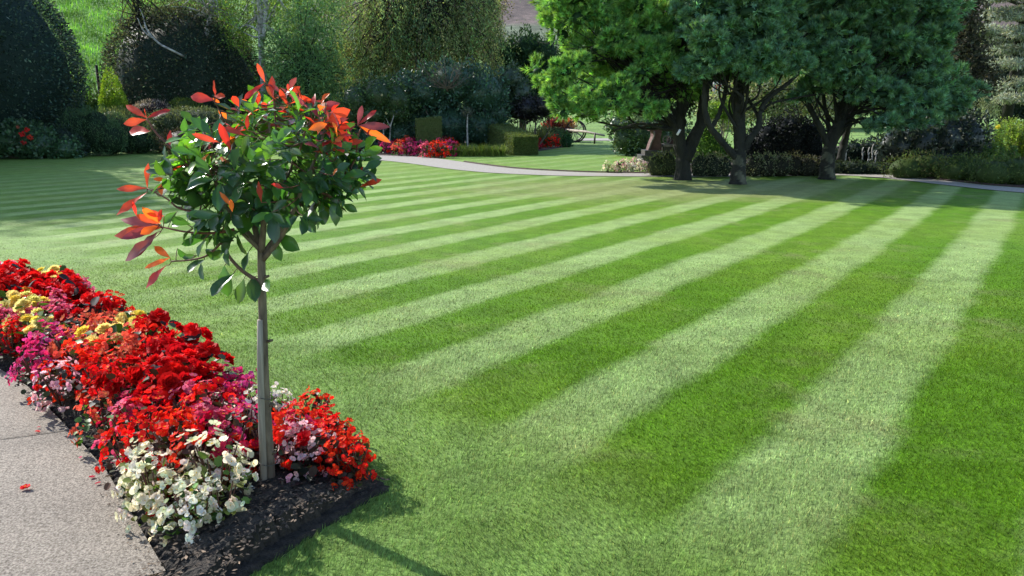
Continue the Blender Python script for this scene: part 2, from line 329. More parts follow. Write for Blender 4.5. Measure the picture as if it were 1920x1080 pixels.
# ================================================================== GRASS BLADES (uncountable)
def grass():
    def field(y0, y1, dens, h, wd):
        A = (y1*y1-y0*y0)*.78+1.0*(y1-y0); n = int(A*dens)
        y = np.sqrt(rng.uniform(y0*y0, y1*y1, n)); x = rng.uniform(-1, 1, n)*(.78*y+.5)
        return x, y, np.full(n, h), np.full(n, wd)
    T = [field(1.5, 3.2, 19000, .022, .0026), field(3.2, 5, 11000, .021, .0034), field(5, 8, 5200, .018, .005), field(8, 11, 2000, .016, .008)]
    x, y, h, wd = [np.concatenate(a) for a in zip(*T)]
    gp = np.array([G(*p) for p in LO]+[G(*p) for p in UP[::-1]]); gl = np.array([G(*p) for p in LO]); yl = np.interp(x, gl[:, 0], gl[:, 1]); keep = ~inside(BED_POLY, x, y) & ~inside(nearpath, x, y) & (y < yl-.05) & (rng.random(len(x)) < 1-.95*sst(5.5, 11, y)); x, y, h, wd = x[keep], y[keep], h[keep], wd[keep]
    h = h*(1-.5*sst(5, 10, y)); n = len(x); u = UC[0]+UC[1]*y+UC[2]*y*y+UC[3]*x+UC[4]*x*y+UC[5]*x*x
    s = np.clip(np.sin(u*math.pi)*2, -1, 1); sd = np.array((.60, .80))
    hh = h*rng.uniform(.5, 1.35, n); a = rng.uniform(0, 2*math.pi, n)
    lx_ = np.cos(a)*.6+s*sd[0]*.75; ly_ = np.sin(a)*.6+s*sd[1]*.75; lean = rng.uniform(.3, 1.0, n)*hh
    tip = np.stack([x+lx_*lean, y+ly_*lean, hh*rng.uniform(.6, 1, n)], 1)
    fa = rng.uniform(0, math.pi, n); ddx, ddy = np.cos(fa)*wd/2, np.sin(fa)*wd/2
    V = np.stack([np.stack([x-ddx, y-ddy, np.full(n, .0005)], 1), np.stack([x+ddx, y+ddy, np.full(n, .0005)], 1), tip], 1).reshape(-1, 3)
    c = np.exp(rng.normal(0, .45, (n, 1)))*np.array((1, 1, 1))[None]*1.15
    dry = rng.random(n) < .07; c[dry] *= np.array((1.7, 1.15, 1.3)); c = c.repeat(3, 0); c[0::3] *= .7; c[1::3] *= .7  # roots darkened in colour: thatch tone plus painted shade between blades
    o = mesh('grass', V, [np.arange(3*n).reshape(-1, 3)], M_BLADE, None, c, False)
    tag(o, 'short mown grass blades of the striped lawn in front', 'grass', kind='stuff')
grass()

# ================================================================== FOLIAGE BUILDERS
def ell_core(mb, c, r, col, k=10):  # opaque dark filler added inside foliage, deepens its inner shade
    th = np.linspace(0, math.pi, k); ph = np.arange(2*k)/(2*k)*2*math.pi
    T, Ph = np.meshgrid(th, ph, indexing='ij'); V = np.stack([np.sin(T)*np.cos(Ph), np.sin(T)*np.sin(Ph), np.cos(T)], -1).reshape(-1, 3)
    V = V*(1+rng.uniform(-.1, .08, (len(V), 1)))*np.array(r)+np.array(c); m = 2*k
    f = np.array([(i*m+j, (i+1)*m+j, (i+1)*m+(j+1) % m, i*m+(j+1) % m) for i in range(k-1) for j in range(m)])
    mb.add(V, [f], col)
def lobe_leaves(mb, c, r, n, L, W, cols, var=.28, up=.3, out=.6, core=True, shell=(.78, 1.04), lump=.12, droop=0, zmin=None, corecol=None):
    c, r = np.asarray(c, float), np.asarray(r, float)
    d = rdir(n); k = rng.uniform(0, 6.28, 6); m = 1+lump*(np.sin(d[:, 0]*5+k[0])*np.sin(d[:, 1]*5+k[1])+np.sin(d[:, 2]*7+k[2])*np.sin(d[:, 0]*8+k[3]))
    rad = rng.uniform(shell[0], shell[1], n)*m; p = c+d*r*rad[:, None]
    nrm = unit(d/r); nv = unit(nrm*out+rdir(n)*.8); dr = unit(np.cross(nv, rdir(n))+nrm*.5+np.array((0, 0, up-droop)))
    if zmin is not None:
        s = p[:, 2] > zmin; p, nv, dr = p[s], nv[s], dr[s]
    m_ = len(p); sc = rng.uniform(.7, 1.3, m_)
    cards(mb, p, dr, nv, L*sc, W*sc, vcol(m_, cols, var))
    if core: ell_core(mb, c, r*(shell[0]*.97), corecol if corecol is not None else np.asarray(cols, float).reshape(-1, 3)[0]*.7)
def pl(px, py, rx, ry, Y, dy=0., ky=1.0):  # lobe from pixels: centre and radii, at distance Y+dy; ky = depth radius / width radius
    c = P(px, py, Y+dy); s = np.linalg.norm(c-np.array((0, 0, EYE)))/F
    return c, np.array((rx*s, rx*s*ky, ry*s))
def twigs(mb, base, tips, r0, r1, col, bend=.15, n=5):
    for t in tips:
        b, t = np.asarray(base, float), np.asarray(t, float); mid = (b+t)/2+rng.normal(0, bend, 3)*np.linalg.norm(t-b); mid[2] -= .05*np.linalg.norm(t-b)
        cpts = curve([b, mid, t], 4); V, f = tube(cpts, np.linspace(r0, r1, len(cpts)), n); mb.add(V, f, col)
def shrub(name, label, cat, Y, lobes, dens, L, W, cols, mat=None, group=None, stems=6, gz=0.0, stemcol=(1, 1, 1), flowers=None, part='foliage', **kw):
    """lobes: (px, py, rx, ry[, dy[, ky]]); dens = leaves per square metre of lobe surface"""
    b0 = lobes[0]; cx = np.mean([P(l[0], l[1], Y)[0] for l in lobes]); base = (cx, Y, gz)
    root = empty(name, base, label, cat, group); mb = MB(); tips = []
    for l in lobes:
        c, r = pl(*l[:4], Y, l[4] if len(l) > 4 else 0., l[5] if len(l) > 5 else .9)
        if c[2]-r[2] < .75+gz and part == 'foliage': tz = c[2]+r[2]; c[2] = (tz+gz)/2-.05; r[2] = (tz-gz)/2+.08
        area = 4*math.pi*((r[0]*r[1])**1.6/3+(r[0]*r[2])**1.6/3+(r[1]*r[2])**1.6/3)**(1/1.6)
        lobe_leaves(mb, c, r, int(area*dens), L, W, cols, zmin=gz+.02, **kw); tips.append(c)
    f = mb.build(part, mat or M_LEAF, root, origin=base)
    if stems:
        ms = MB(); T = [tips[k % len(tips)]+rng.normal(0, .1, 3) for k in range(stems)]
        twigs(ms, np.array(base)+np.array((0, 0, -.02)), T, .012+.001*Y, .006, stemcol); ms.build('stem', M_TWIG, root, origin=base)
    if flowers:
        mf = MB()
        for (px, py, s, col) in flowers:
            c, r = pl(px, py, s, s, Y, -.95); blob_flower(mf, c, r[0], col)
        mf.build('blossoms', M_PETAL, root, origin=base)
    return root
def blob_flower(mb, c, r, col, n=22):
    d = rdir(n); cards(mb, c+d*r*.2, d, rdir(n), r, r*.9, vcol(n, [col], .15))

# ================================================================== PHOTINIA STANDARD TREE
base = np.array((*G(507, 934), 0.0)); PY = base[1]
def broad_leaf(mb, B, T, nrm, wr, col, curl=.18, fold=.22, k=6):
    B, T = np.asarray(B, float), np.asarray(T, float); d = T-B; L = np.linalg.norm(d); d = d/L
    nrm = nrm-d*np.dot(nrm, d); nrm = nrm/(np.linalg.norm(nrm)+1e-9); s = np.cross(d, nrm)
    t = np.linspace(0, 1, k+1); prof = np.sin(math.pi*np.clip((t-.06)/.94, 0, 1)**1.2)**.7; prof[0] = .04; prof[-1] = .02
    hw = prof*wr*L*.5; bendv = -curl*L*(t**2); cen = B+d*(t*L)[:, None]+nrm*bendv[:, None]
    wav = .04*L*np.sin(t*9+rng.uniform(0, 6))
    l = cen+s*hw[:, None]+nrm*(hw*fold*2+wav*prof)[:, None]; r = cen-s*hw[:, None]+nrm*(hw*fold*2-wav*prof)[:, None]
    V = np.stack([l, cen, r], 1).reshape(-1, 3); f = []
    for i in range(k):
        a = i*3; f += [(a, a+1, a+4, a+3), (a+1, a+2, a+5, a+4)]
    cc = np.tile(np.asarray(col)[None], (len(V), 1)); cc[1::3] *= 1.25
    mb.add(V, [np.array(f)], cc)
def photinia():
    root = empty('photinia_tree', base, 'lollipop shaped photinia with glossy green and red leaves standing in the flower bed tip', 'tree')
    O = base
    Z = lambda px, py, dy=0.: P(px, py, PY+dy)
    tr = MB(); pts = curve([Z(510, 945), Z(508, 900), Z(502, 800), Z(496, 700), Z(493, 600), Z(491, 530), Z(490, 468)], 5); pts[0][2] = -.03
    V, f = tube(pts, np.interp(np.linspace(0, 1, len(pts)), [0, .03, .1, 1], [.028, .023, .020, .0155]), 12); tr.add(V, f, (1, 1, 1))
    for (px, py) in ((490, 520), (497, 640), (500, 760), (504, 850)):   # pruning knots
        c = Z(px+9, py, -.005); V, f = tube([c-np.array((.008, 0, 0)), c+np.array((.012, 0, .006))], [.008, .005], 6); tr.add(V, f, (.8, .75, .7))
    tr.build('trunk', M_TRUNK, root, origin=O)
    br = MB(); nodes = []
    def limb(pp, r0, r1, col=(1, 1, 1)):
        c = curve([Z(*q) for q in pp], 5); V, f = tube(c, np.linspace(r0, r1, len(c)), 7); br.add(V, f, col); nodes.extend(c[2:]); return c
    limb([(490, 475), (478, 430, .04), (468, 380, .1), (455, 320, .16)], .014, .006)
    limb([(490, 475), (495, 420, -.04), (500, 350, -.06), (505, 290, -.02), (505, 230, .0)], .014, .004)
    limb([(491, 480), (520, 440, .02), (545, 400, .05), (585, 370, .1), (625, 345, .14)], .012, .005)
    limb([(491, 490), (530, 440, -.06), (560, 370, -.12), (590, 300, -.12), (610, 240, -.08)], .011, .004)
    limb([(490, 470), (450, 430, -.06), (420, 380, -.1), (400, 330, -.1), (385, 290, -.06)], .011, .004)
    limb([(490, 470), (500, 400, .1), (540, 330, .18), (560, 260, .2)], .010, .004)
    limb([(490, 465), (440, 400, .08), (430, 330, .18), (440, 250, .2)], .010, .004)
    limb([(484, 527), (455, 508), (432, 484), (415, 455, -.03)], .009, .005, (1, .8, .75))
    limb([(440, 430, -.08), (400, 437, -.1), (350, 435, -.08), (306, 426, -.05)], .006, .003, (1.1, .5, .45))
    limb([(415, 455, -.03), (390, 478, -.05), (360, 487, -.05), (322, 490, -.05)], .005, .003, (1, .6, .5))
    limb([(400, 400, -.1), (340, 392, -.1), (312, 372, -.08), (276, 353, -.05)], .005, .0025, (1, .55, .5))
    limb([(395, 330, -.1), (350, 310, -.1), (316, 272, -.08), (292, 248, -.06), (275, 222, -.05)], .006, .003, (1.1, .5, .45))
    limb([(600, 350, .05), (640, 330, .0), (665, 300, .0), (673, 250, .0), (690, 228, .0)], .005, .0025, (1, .6, .5))
    limb([(600, 360, .0), (640, 375, .0), (665, 352, .0), (680, 345, 0)], .004, .002, (1, .6, .5))
    limb([(520, 270, 0), (516, 220, 0), (513, 180, 0), (505, 160, 0)], .004, .002, (1, .6, .5))
    limb([(430, 270, 0), (415, 215, -.03), (402, 190, -.03)], .004, .002, (1, .6, .5))
    limb([(560, 290, -.1), (575, 240, -.1), (600, 225, -.12)], .004, .002, (1, .6, .5))
    nodes_a = np.array(nodes)
    green = MB(); shoots = MB()
    cc = Z(503, 325, .02); rr = np.array((.37, .34, .27))
    def shoot(tip, dirv, nleaf, L0, cols, mb=green):
        k = np.argmin(np.linalg.norm(nodes_a-tip, axis=1)); b = nodes_a[k]
        mid = (b+tip)/2+rng.normal(0, .012, 3)-dirv*.02; c = curve([b, mid, tip], 4); V, f = tube(c, np.linspace(.0034, .0016, len(c)), 5); shoots.add(V, f, (1, .7, .6))
        a0 = rng.uniform(0, 6.28); ax = unit(np.cross(dirv, rdir(1)[0])); ay = np.cross(dirv, ax)
        for j in range(nleaf):
            a = a0+j*2.4; q = j/max(nleaf-1, 1); o = ax*math.cos(a)+ay*math.sin(a)
            bp = tip-dirv*(.075*(1-q)); ld = unit(dirv*(.35+.75*q)+o*(1-.35*q)+np.array((0, 0, -.22+.15*q))); L = L0*rng.uniform(.85, 1.25)*(1-.18*q)
            nr = unit(dirv+np.array((0, 0, .5))-.2*o+rng.normal(0, .2, 3)); cl = vcol(1, cols, .2)[0]
            broad_leaf(mb, bp, bp+ld*L, nr, rng.uniform(.38, .52), cl, curl=rng.uniform(.05, .3), fold=rng.uniform(.1, .28), k=5)
    GR = [(.04, .10, .04), (.032, .085, .038), (.055, .13, .035), (.035, .08, .042)]
    BR = [(.075, .17, .025), (.09, .20, .03)]
    for k in range(118):
        d = rdir(1)[0]; q = rng.uniform(.4, 1.12)**.6
        if d[2] < -.75: d[2] *= .5
        tip = cc+d*rr*q; dv = unit(d*np.array((1, 1, .8))+np.array((0, 0, .45)))
        if tip[2] > cc[2]+.12 or (d[2] > .2 and q > .8): cols = BR+GR[:1]
        else: cols = GR
        shoot(tip, dv, 6 if q > .6 else 5, .088, cols)
    for (px, py, dy, dx, dz) in ((355, 300, -.08, -.6, .5), (370, 345, -.1, -1, .1), (365, 385, -.12, -1, -.2), (385, 405, -.12, -.8, -.4), (335, 330, -.05, -1, .2), (655, 300, 0, .8, .4), (640, 350, 0, .9, -.1), (620, 375, 0, .7, -.5),
                                 (350, 420, -.08, -1, .1), (410, 430, -.12, -.4, -.6), (600, 395, 0, .3, -.9), (430, 455, -.05, -.5, -.6), (380, 450, -.05, -.7, -.3), (660, 275, .02, .9, .5), (640, 250, .02, .6, .8), (445, 215, 0, -.3, 1), (540, 215, .03, .1, 1), (480, 215, .1, -.1, 1), (580, 235, 0, .2, 1)):
        shoot(Z(px, py, dy), unit(np.array((dx, rng.uniform(-.5, .2), dz))), 6, .1, BR+GR if py < 300 else GR)
    def px5(x, y): return 180+x/2.16, 100+y/2.16
    # hanging single leaves, green (base -> tip in the region's own scale)
    for bx_, by_, tx, ty in ((555, 895, 462, 978), (600, 912, 574, 1014), (632, 905, 645, 1000), (735, 735, 826, 797), (720, 752, 746, 842), (688, 915, 700, 962), (520, 800, 445, 812), (440, 835, 368, 880), (425, 848, 436, 918),
                             (410, 820, 350, 828), (640, 640, 585, 728), (620, 800, 596, 880), (1000, 610, 1056, 640), (1010, 590, 1040, 560), (780, 640, 770, 730), (880, 630, 876, 706), (980, 600, 990, 664), (1080, 420, 1158, 380), (1085, 400, 1130, 338),
                             (1030, 510, 1075, 545), (1050, 495, 1112, 482), (520, 860, 530, 985), (330, 640, 270, 690), (395, 300, 345, 420), (450, 290, 368, 305), (430, 320, 345, 400), (560, 760, 470, 740), (330, 790, 365, 828)):
        B, T = Z(*px5(bx_, by_), rng.uniform(-.06, .02)), Z(*px5(tx, ty), rng.uniform(-.12, .02))
        broad_leaf(green, B, T, unit(np.array((rng.uniform(-.7, .7), -1, rng.uniform(0, .8)))), rng.uniform(.42, .55), vcol(1, GR if ty > 450 else BR, .15)[0], curl=rng.uniform(0, .15))
        k = np.argmin(np.linalg.norm(nodes_a-B, axis=1))
        V, f = tube(curve([nodes_a[k], (nodes_a[k]+B)/2+np.array((0, 0, .008)), B], 3), .0016, 5); shoots.add(V, f, (1, .7, .6))
    red = MB(); RD = [(.58, .055, .03), (.62, .075, .035), (.48, .035, .03)]; PU = [(.22, .05, .07), (.28, .07, .09)]; OR = [(.80, .17, .03)]
    lv = [((205, 262), (115, 203), .3, RD), ((205, 268), (106, 284), .42, RD), ((218, 316), (135, 316), .5, RD), ((207, 262), (301, 226), .42, RD), ((205, 262), (194, 224), .3, RD), ((300, 388), (302, 310), .4, RD),
          ((208, 546), (77, 548), .25, RD), ((208, 546), (204, 446), .32, RD), ((205, 564), (78, 652), .3, RD), ((165, 660), (148, 600), .25, RD), ((283, 512), (232, 508), .6, OR), ((266, 578), (266, 518), .55, OR),
          ((268, 705), (58, 738), .26, RD), ((265, 700), (98, 670), .28, PU), ((262, 690), (186, 620), .45, OR), ((250, 690), (268, 632), .5, RD), ((255, 690), (160, 655), .45, RD), ((260, 700), (102, 752), .27, PU+RD), ((255, 695), (180, 735), .55, OR),
          ((252, 722), (150, 830), .38, PU), ((240, 745), (103, 840), .33, PU), ((300, 828), (234, 780), .4, OR), ((300, 828), (192, 868), .26, OR), ((285, 858), (190, 948), .34, RD), ((275, 660), (200, 640), .5, RD),
          ((480, 190), (378, 172), .42, RD), ((484, 176), (478, 108), .36, RD), ((478, 172), (524, 176), .6, RD), ((470, 180), (500, 200), .5, OR),
          ((685, 118), (652, 40), .34, RD), ((680, 122), (596, 184), .34, RD), ((718, 182), (712, 90), .38, RD), ((722, 186), (690, 124), .36, OR), ((655, 210), (658, 156), .35, RD), ((655, 205), (640, 176), .4, RD),
          ((778, 212), (742, 148), .42, RD), ((782, 160), (776, 122), .45, RD), ((790, 165), (824, 135), .5, RD), ((868, 225), (786, 162), .35, PU), ((872, 240), (882, 158), .3, RD), ((840, 230), (882, 215), .4, RD),
          ((888, 240), (935, 200), .5, [(.6, .5, .42)]), ((900, 215), (985, 196), .35, PU), ((912, 238), (988, 196), .35, RD), ((920, 278), (1030, 228), .5, RD), ((925, 285), (1030, 300), .45, RD), ((935, 292), (1035, 345), .35, RD), ((845, 284), (925, 288), .5, RD),  # the whitish leaf carries a glint painted as its colour
          ((930, 290), (975, 350), .4, RD), ((1015, 310), (1010, 380), .4, RD), ((1000, 370), (1080, 352), .4, RD), ((860, 310), (930, 285), .45, OR), ((1060, 290), (1078, 210), .34, PU), ((1062, 288), (1138, 232), .32, RD), ((1062, 292), (1188, 296), .32, PU), ((1064, 294), (1198, 360), .26, OR),
          ((1102, 332), (1100, 275), .35, RD), ((1070, 540), (1156, 508), .36, RD), ((1044, 492), (1080, 460), .45, RD), ((960, 495), (975, 465), .5, OR), ((502, 362), (388, 326), .3, RD), ((546, 392), (500, 282), .36, RD), ((602, 332), (512, 296), .32, RD),
          ((612, 312), (612, 250), .4, RD), ((670, 604), (658, 518), .35, RD), ((760, 545), (710, 530), .4, RD), ((552, 642), (545, 592), .5, OR), ((530, 432), (478, 436), .5, OR), ((440, 435), (440, 412), .9, OR), ((820, 160), (850, 200), .4, RD), ((930, 200), (890, 190), .4, RD), ((500, 560), (540, 610), .3, OR)]
    for (b, t, wr, cs) in lv:
        dy = -.03 if not (380 < b[0] < 1000 and b[1] > 300) else -.3
        B, T = Z(*px5(*b), dy), Z(*px5(*t), dy+rng.uniform(-.05, .05))
        broad_leaf(red, B, T, unit(np.array((rng.uniform(-.5, .5), -1, rng.uniform(.1, 1)))), wr*.8, vcol(1, cs, .12)[0], curl=rng.uniform(-.05, .12), fold=rng.uniform(.02, .16))
        k = np.argmin(np.linalg.norm(nodes_a-B, axis=1)); D = nodes_a[k]
        V, f = tube(curve([D, (D+B)/2+np.array((0, 0, -.006)), B], 3), .0017, 5); shoots.add(V, f, (1.1, .5, .45))
    for (px, py, dy, dx) in ((530, 178, 0, -.2), (548, 190, .05, .1), (566, 186, -.05, .2), (585, 200, .02, 0), (602, 196, -.1, .3), (622, 212, -.05, .2), (612, 232, -.15, -.2), (640, 232, -.1, .5), (652, 250, .05, .5), (470, 205, .05, -.3), (448, 200, 0, -.4), (500, 200, .08, .1), (425, 225, .02, -.6), (575, 222, .1, 0), (632, 258, -.15, .4), (340, 290, -.05, -.9), (376, 262, 0, -.7), (545, 170, .1, .1), (595, 240, -.2, .1)):
        shoot(Z(px, py, dy), unit(np.array((dx, rng.uniform(-.4, .2), 1.1))), 4, .066, RD+OR+PU[:1], red)
    green.build('leaves', M_PHO, root, origin=O); red.build('young_leaves', M_PHR, root, origin=O)['label'] = 'bright red young leaves at the shoot tips'
    br.build('branches', M_TRUNK, root, origin=O); shoots.build('twigs', M_TRUNK, root, origin=O)
    # stake and ties
    sb = np.array((*G(493, 930), 0)); st = empty('tree_stake', sb, 'thin weathered wooden stake tied against the photinia trunk', 'stake')
    s = MB(); c = np.array([P(496, 940, PY-.02), P(491, 800, PY-.02), P(488, 680, PY-.02), P(487, 600, PY-.02)]); c[0][2] = -.03
    V, f = tube(c, [.0155, .015, .0135, .011], 9); s.add(V, f); s.build('post', M_STAKE, st, origin=sb)
    for py in (742, 866):
        m = (P(499+(py-742)*.03, py, PY-.01)); a = np.linspace(0, 2*math.pi, 17)
        t = MB(); V, f = tube(np.stack([m[0]+np.cos(a)*.038, m[1]+np.sin(a)*.034, m[2]+.004*np.sin(a*2)], 1), .0018, 5); t.add(V, f); t.build('tie_wire', M_WIRE, st, origin=sb)
M_TRUNK = solid('young bark', (.07, .05, .035), (.19, .145, .10), 45, .8, .5, (1, 1, .25), attr=True, dist=.004)
M_STAKE = solid('weathered wood', (.15, .125, .10), (.34, .29, .235), 50, .85, .5, (1, 1, .06), attr=True, dist=.004)
M_WIRE = solid('wire', (.05, .05, .05), (.12, .12, .11), 30, .5, 0, metal=.6)
photinia()

# ================================================================== FLOWER BED PLANTS
def leaf_round(mb, c, d, nrm, r, col, k=7):
    d = unit(d); s = unit(np.cross(d, nrm)); up = np.cross(s, d); a = np.linspace(-2.75, 2.75, k)
    V = [c]+[c+(d*(.55+math.cos(q)*.75)+s*math.sin(q)*.72)*r+up*r*(.22*abs(math.sin(q))+rng.uniform(-.06, .06)) for q in a]
    mb.add(np.array(V), [np.array([(0, i+1, i+2) for i in range(k-1)])], col)
def petal_flower(mb, c, n, r, col):
    """small four petalled begonia flower facing n"""
    ax = unit(np.cross(n, rdir(1)[0])); ay = np.cross(n, ax)
    for j, (a, s) in enumerate(((0, 1.05), (math.pi/2, .72), (math.pi, 1.05), (-math.pi/2, .72))):
        o = ax*math.cos(a)+ay*math.sin(a); t = np.cross(n, o); w = r*(.92 if s > 1 else .6)
        V = [c, c+o*r*s*.45+t*w*.75+n*r*.12, c+o*r*s*.95+t*w*.5+n*r*.3, c+o*r*s*1.1+n*r*.28, c+o*r*s*.95-t*w*.5+n*r*.3, c+o*r*s*.45-t*w*.75+n*r*.12]
        mb.add(np.array(V), [np.array([(0, 1, 2), (0, 2, 3), (0, 3, 4), (0, 4, 5)])], np.asarray(col)*rng.uniform(.8, 1.15))
    cards(mb, c+rng.normal(0, r*.05, (3, 3)), np.tile(n, (3, 1))+rng.normal(0, .4, (3, 3)), rdir(3), r*.35, r*.25, np.tile(np.array((.75, .5, .06)), (3, 1)))
def rosette(mb, c, n, R_, col):
    """large double begonia: rings of ruffled petals"""
    ax = unit(np.cross(n, rdir(1)[0])); ay = np.cross(n, ax)
    for ring, (rr, m, el) in enumerate(((1.0, 9, .10), (.86, 9, .45), (.68, 8, .8), (.48, 7, 1.1), (.28, 5, 1.35))):
        for j in range(m):
            a = 2*math.pi*(j+.5*(ring % 2))/m+rng.uniform(-.15, .15); o = ax*math.cos(a)+ay*math.sin(a); t = np.cross(n, o)
            dv = o*math.cos(el)+n*math.sin(el); L = R_*rr*rng.uniform(.85, 1.1); w = L*.5 if ring < 2 else L*.6
            b = c+o*R_*.08+n*R_*.06*ring; ru = rng.uniform(-.12, .12, 3)*R_
            V = [b, b+dv*L*.5+t*w*.8+n*ru[0], b+dv*L*.95+t*w*.55+n*ru[1], b+dv*L*1.03+n*(ru[2]-.1*R_), b+dv*L*.95-t*w*.55-n*ru[1], b+dv*L*.5-t*w*.8-n*ru[0]]
            mb.add(np.array(V), [np.array([(0, 1, 2), (0, 2, 3), (0, 3, 4), (0, 4, 5)])], np.asarray(col)*rng.uniform(.72, 1.15))
FOL = {'green': [(.05, .13, .022), (.08, .18, .03), (.04, .10, .02)], 'bronze': [(.045, .03, .02), (.07, .035, .02), (.05, .06, .02)], 'dark': [(.022, .028, .018), (.035, .018, .018), (.03, .04, .02)], 'golden': [(.2, .24, .05), (.09, .16, .03)]}
M_BLEAF = leafmat('begonia leaf', .5, .25, .3)
def fib(cols, fol, seed, nf=62, h=.30, rad=.155, fr=.0195):
    root = empty('begonia_plant', (0, 0, 0)); mb, mf = MB(), MB()
    for k in range(60):
        d = rdir(1)[0]; d[2] = abs(d[2]); q = rng.uniform(.5, .95); c = d*np.array((rad, rad, h*.9))*q+np.array((0, 0, .02))
        leaf_round(mb, c, unit(d*np.array((1, 1, .3))+rng.normal(0, .4, 3)), unit(np.array((0, 0, 1))+d*.5+rng.normal(0, .25, 3)), rng.uniform(.019, .032), vcol(1, FOL[fol], .25)[0])
    for k in range(nf//3):
        d = rdir(1)[0]; d[2] = abs(d[2])**.7; d = unit(d); c = d*np.array((rad, rad, h))*rng.uniform(.9, 1.1)
        for j in range(4):
            n = unit(d+rng.normal(0, .45, 3)); petal_flower(mf, c+rng.normal(0, .016, 3), n, fr*rng.uniform(.75, 1.2), vcol(1, cols, .12)[0])
    for k in range(9):
        a = rng.uniform(0, 6.28); V, f = tube([(0, 0, 0), (math.cos(a)*rad*.35, math.sin(a)*rad*.35, h*.45), (math.cos(a)*rad*.6, math.sin(a)*rad*.6, h*.8)], .004, 4); mb.add(V, f, (.12, .05, .03))
    mb.build('foliage', M_BLEAF, root); mf.build('blossoms', M_PETAL, root); return root
def tub(cols, fol, seed, nb=5, h=.30, rad=.16, R_=.05):
    root = empty('double_begonia', (0, 0, 0)); mb = MB()
    for k in range(34):
        d = rdir(1)[0]; d[2] = abs(d[2]); c = d*np.array((rad, rad, h*.85))*rng.uniform(.5, 1)+np.array((0, 0, .02))
        leaf_round(mb, c, unit(d*np.array((1, 1, .2))+rng.normal(0, .4, 3)), unit(np.array((0, 0, 1))+d*.6+rng.normal(0, .3, 3)), rng.uniform(.03, .05), vcol(1, FOL[fol], .25)[0], k=9)
    mb.build('foliage', M_BLEAF, root)
    for j in range(nb):
        a = 2*math.pi*j/nb+rng.uniform(-.4, .4); el = rng.uniform(.5, 1.35); d = np.array((math.cos(a)*math.cos(el), math.sin(a)*math.cos(el), math.sin(el)))
        m = MB(); c = d*np.array((rad, rad, h))*rng.uniform(.92, 1.08); rosette(m, c, unit(d+rng.normal(0, .2, 3)), R_*rng.uniform(.8, 1.15), vcol(1, cols, .1)[0]); m.build('blossom', M_PETAL, root)
    return root
RED = [(.74, .008, .012), (.78, .022, .014)]; SCAR = [(.80, .045, .012), (.78, .022, .014)]; DRED = [(.52, .006, .012), (.62, .010, .016)]; CRIM = [(.50, .010, .045), (.60, .03, .09)]
PINK = [(.72, .14, .24), (.68, .08, .18)]; HOT = [(.66, .06, .26), (.62, .03, .14)]; PALE = [(.78, .42, .46), (.80, .56, .58)]; WHITE = [(.80, .79, .72), (.82, .80, .68)]; CREAM = [(.80, .77, .52), (.82, .79, .62)]; YEL = [(.85, .74, .10), (.88, .80, .26)]; CORAL = [(.74, .16, .08), (.72, .10, .06)]
KIN = {'scarlet': ('fib', SCAR, 'bronze'), 'red': ('fib', RED, 'bronze'), 'crimson': ('fib', CRIM, 'bronze'), 'pink': ('fib', PINK, 'green'), 'hot': ('fib', HOT, 'bronze'), 'pale': ('fib', PALE, 'dark'), 'white': ('fib', WHITE, 'green'), 'cream': ('fib', CREAM, 'golden'), 'coral': ('fib', CORAL, 'green'),
       'dred': ('tub', [(.62, .006, .010), (.70, .012, .012)], 'dark'), 'ddark': ('tub', DRED, 'dark'), 'dyel': ('tub', YEL, 'green'), 'dpink': ('tub', PINK, 'dark'), 'bleaf': ('tub', DRED, 'dark')}
HUMAN = {'scarlet': ('scarlet small flowered begonia with bronze leaves among the others in the foreground bed', 'scarlet begonias in the foreground bed'), 'red': ('pure red small flowered begonia in the crowd of the foreground bed', 'red begonias in the foreground bed'),
         'crimson': ('crimson small flowered begonia in the foreground bed', 'crimson begonias in the foreground bed'), 'pink': ('soft pink small flowered begonia in the foreground bed', 'soft pink begonias in the foreground bed'), 'hot': ('deep magenta pink begonia in the foreground bed', 'magenta begonias in the foreground bed'),
         'pale': ('pale blush begonia in the foreground bed', 'blush begonias in the foreground bed'), 'white': ('white begonia with green leaves in the foreground bed', 'white begonias in the foreground bed'), 'cream': ('cream begonia with golden green leaves at the path side of the bed tip', 'cream begonias at the bed tip'),
         'coral': ('coral orange begonia in the foreground bed', 'coral begonias in the foreground bed'), 'dred': ('large double red begonia with dark leaves in the foreground bed', 'large double red begonias'), 'ddark': ('large double dark red begonia over near black leaves', 'large double dark red begonias'),
         'dyel': ('large double yellow begonia in the foreground bed', 'large double yellow begonias'), 'dpink': ('large double pink begonia in the foreground bed', 'large double pink begonias'), 'bleaf': ('near black leafy begonia with a single dark red bloom in the foreground bed', 'dark leaved begonias with few blooms')}
PROTO = {}
for k, (ty, cols, fol) in KIN.items():
    PROTO[k] = []
    for s in range(2 if ty == 'fib' else 2):
        PROTO[k].append(fib(cols, fol, s, nf=66 if k in ('cream', 'white') else 74) if ty == 'fib' else tub(cols, fol, s, nb=(1 if k == 'bleaf' else 4 if k == 'dyel' else 6), R_=.05 if k != 'dyel' else .047))
def put(kind, x, y, z, sc, label, group, cat='flower'):
    src = random.choice(PROTO[kind]); r = src.copy(); C.objects.link(r); r.location = (x, y, z); r.rotation_euler = (0, 0, random.uniform(0, 6.28)); r.scale = (sc, sc, sc*random.uniform(.9, 1.1))
    for ch in src.children:
        c = ch.copy(); c.parent = r; C.objects.link(c)
    return tag(r, label, cat, group)
